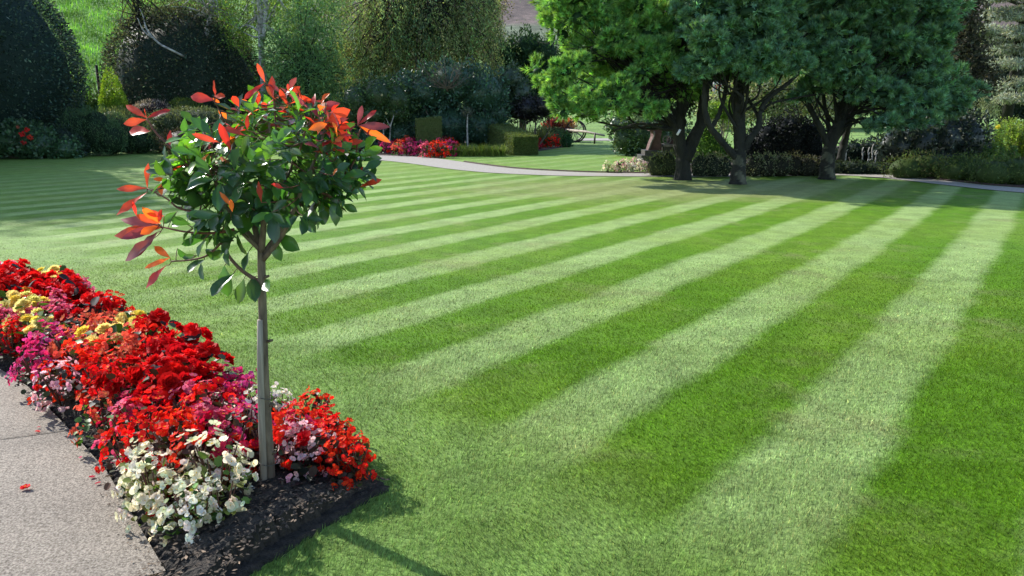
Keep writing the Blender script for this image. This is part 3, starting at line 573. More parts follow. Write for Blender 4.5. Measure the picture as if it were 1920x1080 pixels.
# colour of the bed read where it shows: (px, py, kind)
ZONE = [(330, 900, 'cream'), (390, 960, 'cream'), (300, 860, 'cream'), (440, 900, 'white'), (410, 860, 'cream'), (270, 830, 'cream'), (545, 720, 'white'), (470, 740, 'white'), (560, 850, 'pale'), (540, 830, 'pale'), (640, 860, 'scarlet'), (600, 780, 'scarlet'), (580, 740, 'scarlet'), (520, 780, 'scarlet'), (540, 690, 'scarlet'),
        (480, 680, 'pink'), (450, 690, 'hot'), (450, 790, 'hot'), (400, 800, 'crimson'), (340, 800, 'scarlet'), (370, 770, 'pink'), (300, 770, 'red'), (230, 800, 'red'), (180, 800, 'pink'), (470, 830, 'scarlet'), (330, 720, 'dred'), (380, 680, 'dred'), (370, 640, 'dred'), (330, 660, 'ddark'), (290, 690, 'bleaf'), (230, 720, 'dred'), (190, 760, 'dred'), (250, 700, 'dred'),
        (240, 760, 'crimson'), (130, 740, 'scarlet'), (120, 690, 'scarlet'), (170, 660, 'scarlet'), (190, 690, 'red'), (150, 620, 'coral'), (120, 660, 'pale'), (250, 605, 'dyel'), (215, 618, 'dyel'), (235, 640, 'coral'), (200, 600, 'coral'), (280, 605, 'dred'), (350, 610, 'dred'), (300, 640, 'red'), (340, 590, 'pale'), (300, 580, 'hot'), (250, 570, 'pink'), (280, 565, 'hot'), (225, 565, 'red'), (350, 600, 'red'), (400, 640, 'red'), (430, 680, 'dpink'),
        (66, 600, 'dyel'), (40, 560, 'dyel'), (30, 705, 'dyel'), (95, 525, 'dyel'), (90, 590, 'red'), (40, 590, 'pink'), (70, 640, 'pink'), (30, 640, 'pink'), (10, 600, 'pink'), (100, 600, 'hot'), (40, 620, 'red'), (100, 570, 'pink'), (15, 660, 'pale'), (50, 670, 'hot'), (90, 660, 'coral'), (150, 570, 'bleaf'), (165, 555, 'bleaf'), (180, 570, 'dred'), (200, 540, 'dred'), (115, 545, 'dred'), (70, 545, 'dred'), (50, 525, 'dpink'), (20, 520, 'dred'), (20, 550, 'dred'),
        (70, 500, 'bleaf'), (95, 500, 'bleaf'), (120, 510, 'ddark'), (10, 500, 'dpink'), (150, 530, 'pink'), (420, 740, 'crimson'), (380, 730, 'red'), (620, 820, 'scarlet'), (170, 720, 'scarlet'), (210, 660, 'coral'), (260, 650, 'red'), (430, 620, 'scarlet')]
def proj(p):
    x, y, z = p[0], p[1], p[2]-EYE; fz = y*CP-z*SP; up = y*SP+z*CP
    return 960+F*x/fz, 540-F*up/fz
along = unit(np.array((-.69, .72))); inw = np.array((-.722, -.692)); cnt = 0
pts = []
for a in np.arange(-.35, 8.2, .155):
    for b in np.arange(.22, 2.4, .15):
        x, y = crn+along*(a+random.uniform(-.04, .04))+inw*(b+random.uniform(-.03, .03))
        if not inside(BED_POLY, np.array([x]), np.array([y]))[0]: continue
        pts.append((x, y, a, b))
# keep clear of the path edge, of the bare mulch in the bed tip, and of the trunk
edgeL = curve([(p[0], p[1], 0) for p in BED_L[1:]], 6)[:, :2]
nplant = 0
for (x, y, a, b) in pts:
    dl = np.min(np.hypot(edgeL[:, 0]-x, edgeL[:, 1]-y))
    if dl < .055 or math.hypot(x-base[0], y-base[1]) < .14: continue
    # bare soil line: right of the trunk the plants stop behind it
    if y < 2.95-.10+(x+1.05)*-.28 and x > base[0]-.02: continue
    if x <= base[0]-.02 and y < 2.62+(-1.08-x)*.1: continue
    sc = .95*min(1.0, .70+dl*1.2)*min(1, .76+b*.9)*random.uniform(.9, 1.08)
    z0 = float(bed_h(np.array([x]), np.array([y]))[0])-.02
    px, py = proj((x, y, z0+.26*sc))
    d = [((px-q[0])**2+((py-q[1])*1.15)**2, q[2]) for q in ZONE]; d.sort(); kind = d[0][1]
    if random.random() < .12 and kind not in ('cream', 'dyel'): kind = d[1][1]
    if (px < 170 and py < 503-(30 if kind[0] != 'd' else 22)*0) or px < -320 or (a < .9 and b < .34): continue
    tall = 1.12 if kind[0] == 'd' else 1.0
    put(kind, x, y, z0, sc*tall, *HUMAN[kind]); nplant += 1
    if nplant > 295: break
for px, py, k_ in ((282, 925, 'cream'), (325, 970, 'cream'), (372, 1005, 'white'), (418, 985, 'cream'), (340, 925, 'cream'), (390, 950, 'cream'), (428, 930, 'white'), (345, 1000, 'cream'), (290, 880, 'cream'), (498, 812, 'white'), (522, 806, 'white'), (556, 896, 'pale'), (580, 890, 'pale'), (545, 872, 'pale'), (600, 906, 'bleaf'), (640, 902, 'scarlet'), (668, 897, 'scarlet'), (622, 882, 'scarlet'), (652, 874, 'scarlet'), (600, 866, 'red'), (636, 852, 'scarlet'), (585, 842, 'scarlet'), (612, 838, 'red'), (570, 818, 'scarlet'), (596, 812, 'scarlet'), (560, 870, 'crimson'), (200, 830, 'coral'), (250, 855, 'pink')):
    x, y = G(px, py, .04); put(k_, x, y, .04, random.uniform(.76, .88)*(.8 if k_ in ('scarlet', 'red') and px > 560 else .86 if k_ in ('cream', 'white') else 1), *HUMAN[k_])

# bark chips and fallen petals
def chips():
    n = 5200; x = rng.uniform(-2.2, -.4, n*3); y = rng.uniform(1.5, 3.6, n*3); k = inside(BED_POLY, x, y); x, y = x[k][:n], y[k][:n]; n = len(x)
    p = np.stack([x, y, bed_h(x, y)+.004], 1); d = rdir(n); d[:, 2] *= .25; nv = unit(np.array((0, 0, 1))+rng.normal(0, .35, (n, 3)))
    mb = MB(); sc = rng.uniform(.4, 1.3, n)
    cards(mb, p, d, nv, .022*sc, .010*sc, np.exp(rng.normal(0, .55, (n, 1)))*np.array((1., .95, .9)), .1)
    ed = curve([(q[0], q[1], 0) for q in BED_L[1:]], 40)[:, :2]; ed = ed[ed[:, 1] < 4.2]; k = rng.integers(0, len(ed), 420)
    x, y = ed[k, 0]-np.abs(rng.normal(0, .035, 420)), ed[k, 1]-np.abs(rng.normal(0, .035, 420)); sc = rng.uniform(.25, .8, 420); d = rdir(420); d[:, 2] *= .1
    cards(mb, np.stack([x, y, np.full(420, .0265)], 1), d, np.array((0, 0, 1.))+rng.normal(0, .15, (420, 3)), .018*sc, .008*sc, np.exp(rng.normal(.3, .5, (420, 1)))*np.array((1., .9, .75)), .1)
    o = mb.build('bark_mulch', M_CHIP); tag(o, 'loose dark bark chips strewn over the flower bed soil', 'mulch', kind='stuff')
chips()
for j, (px, py, c, s, lb) in enumerate(((48, 915, RED, .022, 'single red fallen petal lowest on the path, apart from the others'), (70, 808, RED, .018, 'red fallen petal lying on the path just above its joint'), (172, 895, CRIM, .018, 'crimson fallen petal closest to the bed edge'),
                                        (290, 990, RED, .03, 'large red fallen blossom on the mulch beneath the cream begonias'), (182, 905, CRIM, .014, 'small crimson fallen petal beside a larger one near the bed edge'), (150, 858, PINK, .012, 'small pink fallen petal on the path beside the red begonias'),
                                        (72, 800, CRIM, .012, 'tiny crimson fallen petal behind the red petal at the path joint'), (646, 918, RED, .02, 'red fallen blossom on mulch under the scarlet begonias right of the trunk'))):
    x, y = G(px, py, .03); zz = .03 if px < 250 else float(bed_h(np.array([x]), np.array([y]))[0])+.012
    m = MB()
    for q in range(3 if s > .019 else 2): petal_flower(m, np.array((x, y, zz+.003*q)), unit(np.array((rng.normal(0, .3), rng.normal(0, .3), 1))), s*.8, c[0]) if s > .019 else leaf_round(m, np.array((x+.006*q, y, zz)), unit(rng.normal(size=3)*np.array((1, 1, .1))), np.array((0, .1, 1.)), s*.8, c[0])
    tag(m.build('fallen_petal', M_PETAL), lb, 'petal', 'fallen petals')

# ================================================================== PINES
def tufts(mb, pos, ax, k, L, W, cols, var=.22, spread=1.0):
    n = len(pos); ax = unit(ax); a = unit(np.cross(ax, rdir(n))); b = np.cross(ax, a)
    th = rng.uniform(.15, spread, (n, k)); ph = rng.uniform(0, 6.283, (n, k))
    d = ax[:, None]*np.cos(th)[..., None]+(a[:, None]*np.cos(ph)[..., None]+b[:, None]*np.sin(ph)[..., None])*np.sin(th)[..., None]
    s = unit(np.cross(d, ax[:, None]+rng.normal(0, .22, (n, k, 3)))); ln = L*rng.uniform(.75, 1.15, (n, k, 1)); b0 = pos[:, None]+ax[:, None]*rng.uniform(-.05, .03, (n, k, 1))
    V = np.stack([b0-s*W/2, b0+s*W/2, b0+d*ln], 2).reshape(-1, 3)
    c = vcol(n, cols, var)[:, None]*np.exp(rng.normal(0, .14, (n, k, 1))); c = np.repeat(c.reshape(-1, 3), 3, 0)
    mb.add(V, [np.arange(len(V)).reshape(-1, 3)], c)
PN_LIT = [(.21, .40, .12), (.17, .35, .13), (.26, .44, .12), (.21, .39, .13), (.11, .27, .09)]  # needle greens with sunlight on the left pine put into the colour
PN_SHADE = [(.155, .30, .205), (.135, .27, .19), (.19, .335, .18), (.15, .29, .19), (.13, .24, .10)]  # bluer needle greens, shade on the other two pines put into the colour
PN = PN_LIT
def pine_lobe(mb, c, r, dens=66, k=26, L=.125, W=.019):
    """a billowing pad of shoots: several rounded heads, denser on top"""
    c, r = np.asarray(c), np.asarray(r); area = 4*math.pi*np.mean(r)**2*.8; n = int(area*dens)
    nb = max(4, int(area*1.6)); hd = unit(rdir(nb)+np.array((0, 0, .25))); hc = c+hd*r*.56; hr = np.mean(r)*rng.uniform(.26, .46, nb)
    j = rng.integers(0, nb, n); d = unit(rdir(n)+hd[j]*.7+np.array((0, 0, .45))); p = hc[j]+d*hr[j][:, None]*rng.uniform(.6, 1.05, (n, 1))*np.array((1, 1, .8))
    tufts(mb, p, unit(d+np.array((0, 0, .3))+rng.normal(0, .14, (n, 3))), k, L, W, PN, .27)
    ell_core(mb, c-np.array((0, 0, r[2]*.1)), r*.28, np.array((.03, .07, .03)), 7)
    m = n//4; d = rdir(m); tufts(mb, c+d*r*rng.uniform(.35, .7, (m, 1)), d, 14, L, W*2, PN)
def pine(label, px, py, trunk, limbs, lobes, top, Y):
    bs = np.array((*G(px, py), 0.)); Y = bs[1]; root = empty('pine_tree', bs, label, 'tree', 'pines standing in the lawn')
    mb = MB(); ml = MB(); cs = []
    for l in lobes:
        c, r = pl(*l[:4], Y, l[4] if len(l) > 4 else random.uniform(-1.0, .4), 1.0); r[1] = min(r[1], .9); pine_lobe(mb, c, r); cs.append(c)
    for (c, r) in top: pine_lobe(mb, np.array(bs)+np.array(c), np.array(r), 20, 16, .24, .03); cs.append(np.array(bs)+np.array(c))
    # backing pads on the far side so the crown has depth
    for l in lobes[::2]:
        c, r = pl(l[0]+random.uniform(-30, 30), l[1]-20, l[2]*1.1, l[3], Y, 1.5, 1.2); pine_lobe(mb, c, r, 14, 16, .16, .02)
    for l in lobes[1::2]:  # second row added to keep the sun out of the crown interior
        c, r = pl(l[0]+random.uniform(-30, 30)+(25 if PN is PN_LIT else 0), l[1]-30, l[2]*1.2, l[3]*1.1, Y, 2.7, 1.2); pine_lobe(mb, c, r, 12, 14, .2, .032)
    mb.build('crown', M_NEEDLE, root, origin=bs)
    def bark(pp, r0, r1, n=14, fl=False, col=(1, 1, 1)):
        q = [P(a, b, Y+(c[0] if c else 0)) for a, b, *c in pp]
        if fl: q[0][2] = -.05
        cv = curve(q, 6); t = np.linspace(0, 1, len(cv)); rr_ = r0+(r1-r0)*t
        if fl: rr_ *= 1+.45*np.exp(-t*9)
        if fl and PN is PN_SHADE:      # pale plates of bark low on the stem
            u = np.linspace(0, 1, 90); c2 = np.stack([np.interp(u, t, cv[:, i]) for i in range(3)], 1); r2 = np.interp(u, t, rr_); V, f = tube(c2, r2*(1+rng.uniform(-.03, .03, 90)), 20)
            k = V-c2[0]; m_ = np.sin(k[:, 0]*19+k[:, 2]*5)+np.sin(k[:, 2]*17+k[:, 0]*9+k[:, 1]*13)+rng.normal(0, .35, len(k)); cc_ = np.where((m_ > .35) & (k[:, 2] < .85), 5.5, 1.)[:, None]*np.array((1, .97, .9))
            ml.add(V+rng.normal(0, .006, V.shape), f, cc_); return cv
        V, f = tube(cv, rr_*(1+rng.uniform(-.06, .06, len(cv))), n); ml.add(V+rng.normal(0, .008, V.shape), f, col); return cv
    main = bark(trunk[0], trunk[1], trunk[2], 16, True)
    top_p = main[-1]; hi = np.array((bs[0]+random.uniform(-.3, .3), Y, 7.2)); cv = curve([top_p, (top_p+hi)/2+np.array((.15, .1, 0)), hi], 5); V, f = tube(cv, np.linspace(trunk[2], .06, len(cv)), 10); ml.add(V, f)
    for pp, r0, r1 in limbs: bark(pp, r0, r1, 9)
    for c in cs:                                          # boughs into each pad
        k = random.choice(range(len(main)//2, len(main))); s0 = main[k] if c[2] < 4.2 else top_p+(hi-top_p)*min(.9, max(0, (c[2]-4)/4))
        cv = curve([s0, s0+(c-s0)*.35+rng.normal(0, .14, 3), s0+(c-s0)*.7+np.array((0, 0, -.1))+rng.normal(0, .14, 3), c+np.array((0, .2, 0))], 4); V, f = tube(cv, np.linspace(.036, .010, len(cv)), 6); ml.add(V, f, (.7, .7, .7))
        for _ in range(2):
            t_ = c+rng.normal(0, .3, 3); m0 = cv[len(cv)//2]; V, f = tube(curve([m0, (m0+t_)/2+rng.normal(0, .06, 3), t_], 3), np.linspace(.016, .006, 7), 4); ml.add(V, f, (.7, .7, .7))
    ml.build('trunk', M_BARK, root, origin=bs)
    return root
def crown_top(n, rad, z0, z1, ox=0):
    out = []
    for i in range(n):
        z = z0+(z1-z0)*(i+.5)/n; rr_ = rad*(1-.45*((z-z0)/(z1-z0))**1.5); a = i*2.4; q = math.sqrt(random.uniform(.15, 1))
        out.append(((ox+math.cos(a)*rr_*q, .9+math.sin(a)*rr_*q*.8, z), (1.25, 1.25, .6)))
    return out
pine('leftmost of the three pines, its low bright boughs sweeping left over the lawn', 1280, 337,
     ([(1280, 339), (1281, 315), (1279, 290), (1274, 265), (1272, 235), (1278, 200), (1282, 150), (1285, 90)], .17, .12),
     [([(1285, 300), (1300, 262, .05), (1313, 235, .1), (1318, 200, .2), (1325, 150, .3), (1335, 100, .3)], .17, .09), ([(1276, 270), (1262, 235, -.1), (1240, 200, -.3), (1215, 165, -.5)], .10, .05), ([(1276, 245), (1240, 240, -.3), (1200, 232, -.5), (1150, 245, -.7)], .05, .02),
      ([(1270, 225), (1225, 200, -.3), (1180, 180, -.5)], .06, .03), ([(1272, 238), (1235, 233, .3), (1180, 240, .5), (1118, 228, .6)], .035, .015)],
     [(1045, 30, 30, 42), (1075, -10, 55, 40), (1085, 30, 50, 38), (1055, 62, 38, 28), (1125, 20, 50, 40), (1140, 55, 45, 28, .3), (1085, 118, 42, 24), (1120, 90, 48, 24), (1155, 72, 48, 26), (1060, 132, 38, 26), (1028, 152, 30, 24), (1042, 185, 34, 34), (1058, 210, 34, 22), (1095, 215, 30, 16),
      (1110, 175, 44, 24, -1.1), (1150, 190, 52, 34, -1.3), (1195, 195, 48, 30, -1.2), (1228, 205, 34, 20, -.9), (1170, 165, 52, 20, -1.2), (1120, 200, 36, 22, -1.1), (1175, 45, 50, 38, -.4), (1215, 60, 48, 36, -.7), (1160, 75, 42, 28, -.7), (1255, 45, 46, 34, -.5), (1230, 20, 55, 30, .2), (1195, 10, 45, 26),
      (1215, 100, 42, 28, -.9), (1250, 95, 44, 24, -.8), (1205, 135, 34, 22, -1.0), (1245, 120, 46, 20, -1.0), (1270, 130, 40, 24, -.6), (1160, 130, 30, 22, .6), (1180, 105, 40, 26, .8), (1150, 150, 30, 14, 1.0), (1280, 160, 46, 20, -.2), (1240, 165, 40, 18, .2), (1300, 185, 30, 14, .4), (1130, 112, 46, 26, .5), (1098, 92, 40, 26, .6), (1165, 140, 40, 18, .7), (1120, 140, 40, 14, 1.1), (1180, 75, 44, 26, .6)],
     crown_top(18, 3.1, 3.9, 10.2, -1.0), 17)
PN = PN_SHADE
pine('middle pine with several curving limbs forking low from its pale based trunk', 1383, 345,
     ([(1383, 347), (1384, 325), (1386, 300), (1388, 270), (1386, 235), (1385, 200), (1386, 150), (1388, 90)], .155, .12),
     [([(1384, 300), (1362, 275, -.1), (1342, 252, -.15), (1327, 228, -.2), (1321, 195, -.2), (1322, 160, -.15), (1326, 120, 0)], .085, .055), ([(1333, 240, -.2), (1345, 220, -.15), (1355, 195, -.1), (1361, 165, 0), (1366, 130, .1)], .055, .04),
      ([(1388, 292), (1405, 262, -.1), (1422, 238, -.1), (1426, 205, -.05), (1445, 180, .1), (1475, 158, .2), (1500, 135, .3)], .09, .035), ([(1424, 225, -.1), (1412, 200, .1), (1400, 178, .3), (1392, 150, .4)], .04, .02), ([(1428, 205, 0), (1452, 192, .3), (1500, 182, .6), (1560, 172, .9)], .028, .01), ([(1425, 215, 0), (1436, 202, 0), (1447, 190, 0)], .02, .012)],
     [(1310, 20, 50, 34), (1355, 15, 52, 32), (1405, 20, 55, 34), (1455, 15, 55, 34), (1310, 65, 46, 30, -.7), (1335, 75, 42, 34, -1), (1375, 60, 50, 30, -.4), (1420, 70, 52, 32, -.7), (1465, 60, 50, 30, -.4), (1350, 110, 44, 28, -.9), (1395, 100, 46, 26, -.8), (1440, 105, 48, 26, -.9), (1480, 95, 44, 26, -.7),
      (1410, 135, 44, 18, -.7), (1455, 135, 46, 18, -.6), (1325, 110, 40, 28, -.8), (1300, 135, 42, 22, -.5), (1345, 140, 40, 14, .2), (1490, 125, 40, 20, -.5), (1375, 128, 36, 16, .3)],
     crown_top(15, 2.5, 3.9, 10, .3), 16)
pine('rightmost pine, dark and shaded, with wide low boughs reaching to the right', 1550, 336,
     ([(1550, 338), (1551, 315), (1554, 285), (1560, 262), (1572, 235), (1580, 200), (1586, 160), (1590, 100)], .16, .12),
     [([(1553, 280), (1543, 250, -.05), (1528, 220, -.1), (1515, 192, -.15), (1500, 150, -.1)], .085, .05), ([(1558, 268), (1552, 225, .2), (1545, 190, .3), (1540, 150, .4)], .06, .04), ([(1563, 265, .2), (1585, 235, .2), (1605, 200, .1), (1620, 160, 0)], .09, .05), ([(1575, 300, .9), (1582, 270, .9), (1590, 235, .8), (1598, 190, .7)], .10, .08),
      ([(1595, 215, .1), (1640, 205, .1), (1700, 200, .2), (1740, 205, .2)], .04, .015), ([(1590, 228, .1), (1625, 222, -.2), (1660, 228, -.3), (1690, 235, -.4)], .035, .012)],
     [(1510, 25, 52, 36), (1560, 20, 52, 36), (1610, 20, 55, 36), (1660, 20, 55, 38), (1710, 20, 50, 38), (1755, 15, 44, 34), (1520, 75, 46, 30, -.6), (1555, 60, 44, 30, -.9), (1580, 100, 46, 26, -1.0), (1550, 110, 42, 24, -.8), (1600, 130, 44, 22, -1.0), (1560, 145, 42, 18, -.9), (1620, 75, 50, 32, .2), (1665, 60, 48, 30, -.4), (1680, 80, 44, 26, -.3),
      (1650, 110, 50, 28, .3), (1700, 110, 48, 30, .2), (1740, 75, 46, 34, .2), (1750, 120, 44, 32, .4), (1770, 50, 36, 32, .3), (1530, 165, 36, 16, -.5), (1505, 185, 26, 12, -.3), (1600, 170, 50, 18, -.6), (1650, 175, 52, 20, -.7), (1640, 145, 44, 18, .2), (1700, 160, 48, 24, .1), (1700, 190, 46, 20, -.6), (1740, 195, 44, 22, -.6),
      (1760, 165, 44, 26, .3), (1795, 175, 34, 26, .4), (1790, 200, 34, 20, .5), (1730, 150, 46, 24, .3), (1655, 232, 38, 14, -.9), (1700, 226, 42, 14, -.9), (1735, 228, 30, 13, -.9)],
     crown_top(18, 2.7, 3.9, 10, .3), 17)

# ================================================================== HEDGES, SHRUBS AND TREES AROUND THE LAWN
DK = [(.020, .040, .022), (.026, .05, .026), (.016, .034, .022)]; MD = [(.045, .10, .03), (.06, .12, .035)]; LT = [(.10, .19, .05), (.13, .22, .05)]
def yew(px0, px1, ptop, Y, label, cols, dens=120, L=.10, W=.05, name='clipped_yew', z_top=None, yy=.8):
    a, b = P(px0, 250, Y)[0], P(px1, 250, Y)[0]; top = z_top or P(0, ptop, Y)[2]; c = np.array(((a+b)/2, Y, top*.42)); r = np.array(((b-a)/2, (b-a)/2*yy, top*.58))
    root = empty(name, (c[0], Y, 0), label, 'shrub'); mb = MB(); area = 4*math.pi*((r[0]*r[1])**1.6/3+(r[0]*r[2])**1.6/3+(r[1]*r[2])**1.6/3)**(1/1.6)
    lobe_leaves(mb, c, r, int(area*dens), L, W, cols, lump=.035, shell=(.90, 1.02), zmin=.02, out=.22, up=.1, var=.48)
    mb.build('foliage', M_LEAF, root, origin=(c[0], Y, 0)); ms = MB(); twigs(ms, (c[0], Y, 0), [c+np.array((q, 0, 1.)) for q in (-1, 0, 1)], .2, .08, (1, 1, 1)); ms.build('trunk', M_BARK, root, origin=(c[0], Y, 0)); return root
yew(-250, 152, 0, 29.5, 'huge dark dome of clipped evergreen filling the upper left corner', [(.038, .075, .065), (.055, .095, .075), (.025, .05, .05), (.07, .105, .08)], 200, .12, .055, z_top=7.6, yy=.9)
yew(-950, -45, 0, 23, 'tall clipped evergreen continuing the dark planting past the left edge', DK, 40, .16, .09, z_top=13.5)
yew(215, 492, 12, 38, 'broad dark rounded bush with brownish lit left flank behind the photinia', [(.045, .075, .05), (.055, .08, .06), (.085, .08, .06), (.028, .045, .038), (.08, .10, .065)], 150, .15, .07, 'rounded_bush')
def cone(px, ptop, pbase, hwpx, Y, label, cols):
    c = P(px, pbase, Y); h = P(px, ptop, Y)[2]; hw = hwpx*M(Y); root = empty('golden_conifer', (c[0], Y, 0), label, 'shrub', 'cone shaped conifers by the dark dome'); mb = MB(); n = int(hw*h*4200)
    t = 1-np.sqrt(rng.uniform(0, 1, n)); a = rng.uniform(0, 6.283, n); rad = hw*(1-t)**.62*rng.uniform(.82, 1.03, n)*(1+.06*np.sin(a*7+t*20))
    p = np.stack([c[0]+np.cos(a)*rad, Y+np.sin(a)*rad, t*h], 1); o = np.stack([np.cos(a), np.sin(a), a*0+.9], 1)
    cards(mb, p, unit(o+rng.normal(0, .35, (n, 3))), rdir(n), .10*rng.uniform(.6, 1.3, n), .04, vcol(n, cols, .25)); ell_core(mb, (c[0], Y, h*.3), (hw*.62, hw*.62, h*.42), np.array(cols[0])*.6)
    mb.build('foliage', M_LEAF, root, origin=(c[0], Y, 0)); V, f = tube([(c[0], Y, -.02), (c[0], Y, h*.8)], [.07, .02], 7); ms = MB(); ms.add(V, f); ms.build('trunk', M_BARK, root, origin=(c[0], Y, 0))
GO = [(.24, .38, .04), (.30, .44, .05), (.17, .31, .04)]
cone(218, 126, 240, 36, 33, 'largest golden green conifer, cone shaped, right of the fence post', GO)
cone(182, 150, 232, 15, 36, 'small slim green conifer between the larger cones', [(.06, .12, .03)])
cone(155, 138, 240, 28, 34, 'green conifer half hidden behind the huge dark dome', [(.07, .14, .03), (.10, .17, .03)])
FE = [(.09, .17, .085), (.11, .19, .09), (.075, .15, .075)]
shrub('feathery_shrub', 'feathery grey green shrub in front of the golden conifers', 'shrub', 29, [(150, 245, 34, 32), (180, 240, 32, 34), (205, 256, 26, 24)], 330, .10, .02, FE, up=.9, group=None, corecol=(.02, .04, .02))
shrub('feathery_shrub', 'lower feathery green shrub nearest the sunlit sliver of lawn', 'shrub', 30.5, [(235, 254, 30, 24), (262, 260, 26, 18), (222, 240, 22, 22)], 330, .10, .02, FE, up=.9, corecol=(.02, .04, .02))
shrub('grassy_shrub', 'pale straw green wispy plant in front of the largest conifer', 'plant', 32, [(215, 222, 30, 15), (245, 228, 26, 16)], 260, .16, .02, [(.2, .24, .11), (.15, .2, .08)], up=1.1)
shrub('lavender_bush', 'mauve grey lavender like bush under the dark rounded bush', 'shrub', 34, [(285, 204, 30, 14), (272, 212, 22, 14)], 300, .10, .025, [(.22, .18, .20), (.28, .24, .26), (.09, .09, .08)], up=.8, corecol=(.03, .02, .03))
shrub('small_green_bush', 'small olive green bush right of the mauve bush', 'shrub', 34, [(350, 200, 26, 14)], 260, .10, .04, [(.10, .15, .03), (.08, .12, .03)])
shrub('spreading_juniper', 'flat spreading grey green juniper left of the photinia crown', 'shrub', 31, [(320, 228, 36, 20), (370, 222, 46, 18), (410, 235, 36, 20), (300, 240, 26, 16)], 280, .12, .03, [(.12, .155, .085), (.09, .12, .07), (.15, .18, .10)], up=.15)
shrub('heath_shrub', 'dark brownish low shrub below the spreading juniper', 'shrub', 29.5, [(345, 258, 40, 16), (395, 256, 34, 14)], 240, .09, .03, [(.05, .035, .03), (.04, .05, .03)])
# geraniums at the foot of the dome
gr = shrub('red_geranium_patch', 'dark leafy clump with four red blooms at the foot of the huge dark dome', 'plant', 27.3, [(20, 262, 45, 26), (75, 268, 38, 20), (-40, 260, 40, 26), (120, 274, 26, 12), (50, 248, 34, 16)], 150, .13, .09, [(.07, .15, .07), (.05, .11, .06)], mat=M_GLOSS,
           flowers=[(50, 243, 4, (.75, .05, .04)), (41, 251, 4.5, (.75, .04, .04)), (56, 258, 4.5, (.72, .08, .05)), (44, 268, 4, (.65, .05, .05)), (33, 238, 2.5, (.6, .2, .12))])
shrub('low_dark_plant', 'low dark plant filling the gap right of the red geranium clump', 'plant', 27.8, [(118, 258, 24, 18), (135, 270, 24, 12)], 200, .09, .04, [(.035, .06, .045)])
# fence post on the hillside
pp = P(184, 150, 38); o = empty('fence_post', (pp[0], 38, 0), 'dark round post standing against the bright grassy hillside', 'post'); m = MB(); V, f = tube([(pp[0], 38, -.1), (pp[0], 38, P(184, 123, 38)[2])], [.07, .065], 10); m.add(V, f)
m.build('post', M_BARK, o, origin=(pp[0], 38, 0)); m = MB(); V, f = tube([(pp[0], 38, P(184, 123, 38)[2]), (pp[0], 38, P(184, 122, 38)[2])], [.08, .05], 10); m.add(V, f); m.build('cap', M_BARK, o, origin=(pp[0], 38, 0))
# tall rough grass on the hillside
def hillgrass():
    n = 60000; x = rng.uniform(-40, -12, n); y = rng.uniform(39, 80, n); z = terr(x, y)-.02; n = len(x)
    mb = MB(); cards(mb, np.stack([x, y, z], 1), np.array((.25, -.15, 1))+rng.normal(0, .3, (n, 3)), rdir(n), rng.uniform(.15, .5, n), .05, vcol(n, [(.13, .30, .045), (.16, .34, .06), (.09, .23, .04)], .25)*np.exp(.55*(np.sin(x*.9+y*.7)*np.sin(y*1.1-x*.4)+.5*np.sin(x*2.3+y*1.9)))[:, None])
    tag(mb.build('hillside_grass', M_LEAF), 'rough bright green grass covering the hillside behind the conifers', 'grass', kind='stuff')
hillgrass()
# trees
def tree(name, label, Y, trunkpts, tr, lobes, dens, L, W, cols, bark=None, mat=None, group=None, var=.3, gz=0., shell=(.55, 1.05), droop=0, br=5, core=False, cat='tree', **kw):
    t = [P(a, b, Y+(c[0] if c else 0)) for a, b, *c in trunkpts]; bs = np.array((t[0][0], Y, gz)); t[0][2] = gz-.05
    root = empty(name, bs, label, cat, group); mt = MB(); cv = curve(t, 5); V, f = tube(cv, np.linspace(tr[0], tr[1], len(cv)), 10); mt.add(V, f); mb = MB()
    for l in lobes:
        c, r = pl(*l[:4], Y, l[4] if len(l) > 4 else 0., 1.0); area = 4*math.pi*np.mean(r)**2
        lobe_leaves(mb, c, r, int(area*dens), L, W, cols, core=core, shell=shell, var=var, droop=droop, zmin=gz, **kw)
        for _ in range(br):
            s = cv[random.randrange(len(cv)//2, len(cv))]; e = c+rdir(1)[0]*r*.8; q = curve([s, (s+e)/2+rng.normal(0, .15, 3), e], 4); V, f = tube(q, np.linspace(tr[1]*.6, .01, len(q)), 5); mt.add(V, f)
    mb.build('crown', mat or M_LEAF, root, origin=bs); mt.build('trunk', bark or M_BARK, root, origin=bs); return root
BG = [(.17, .29, .06), (.13, .24, .06), (.22, .33, .07)]
tree('silver_birch', 'white stemmed birch with two parallel stems right of the dark rounded bush', 36, [(494, 230), (494, 150), (491, 110), (489, 60), (486, 0), (484, -80)], (.17, .10), [(450, 20, 45, 38, .8), (470, 60, 40, 34, .9), (445, 75, 30, 24, 1), (520, 20, 50, 45, .6), (540, 70, 40, 40, .8), (500, -60, 70, 50)], 75, .11, .06, BG, M_BIRCH, group='silver birches behind the rounded bush', shell=(.3, 1.05))
q = bpy.context.scene.objects.get('silver_birch'); m = MB(); cv = curve([P(493, 75, 35.9), P(497, 40, 35.9), P(499, 0, 35.9), P(505, -60, 35.9)], 5); V, f = tube(cv, np.linspace(.10, .07, len(cv)), 9); m.add(V, f); m.build('stem', M_BIRCH, q, origin=tuple(q.location))
tree('silver_birch', 'thin birch stem rising from the top of the dark rounded bush', 37.2, [(388, 240), (388, 80), (390, 50), (396, 30), (400, 0), (402, -60)], (.12, .08), [(350, 15, 40, 26), (400, 20, 36, 30), (430, 25, 30, 24), (385, -40, 70, 34), (330, 0, 34, 22)], 45, .10, .05, [(.12, .15, .07), (.16, .18, .08), (.09, .10, .06)], M_BIRCH, group='silver birches behind the rounded bush', shell=(.2, 1.05))
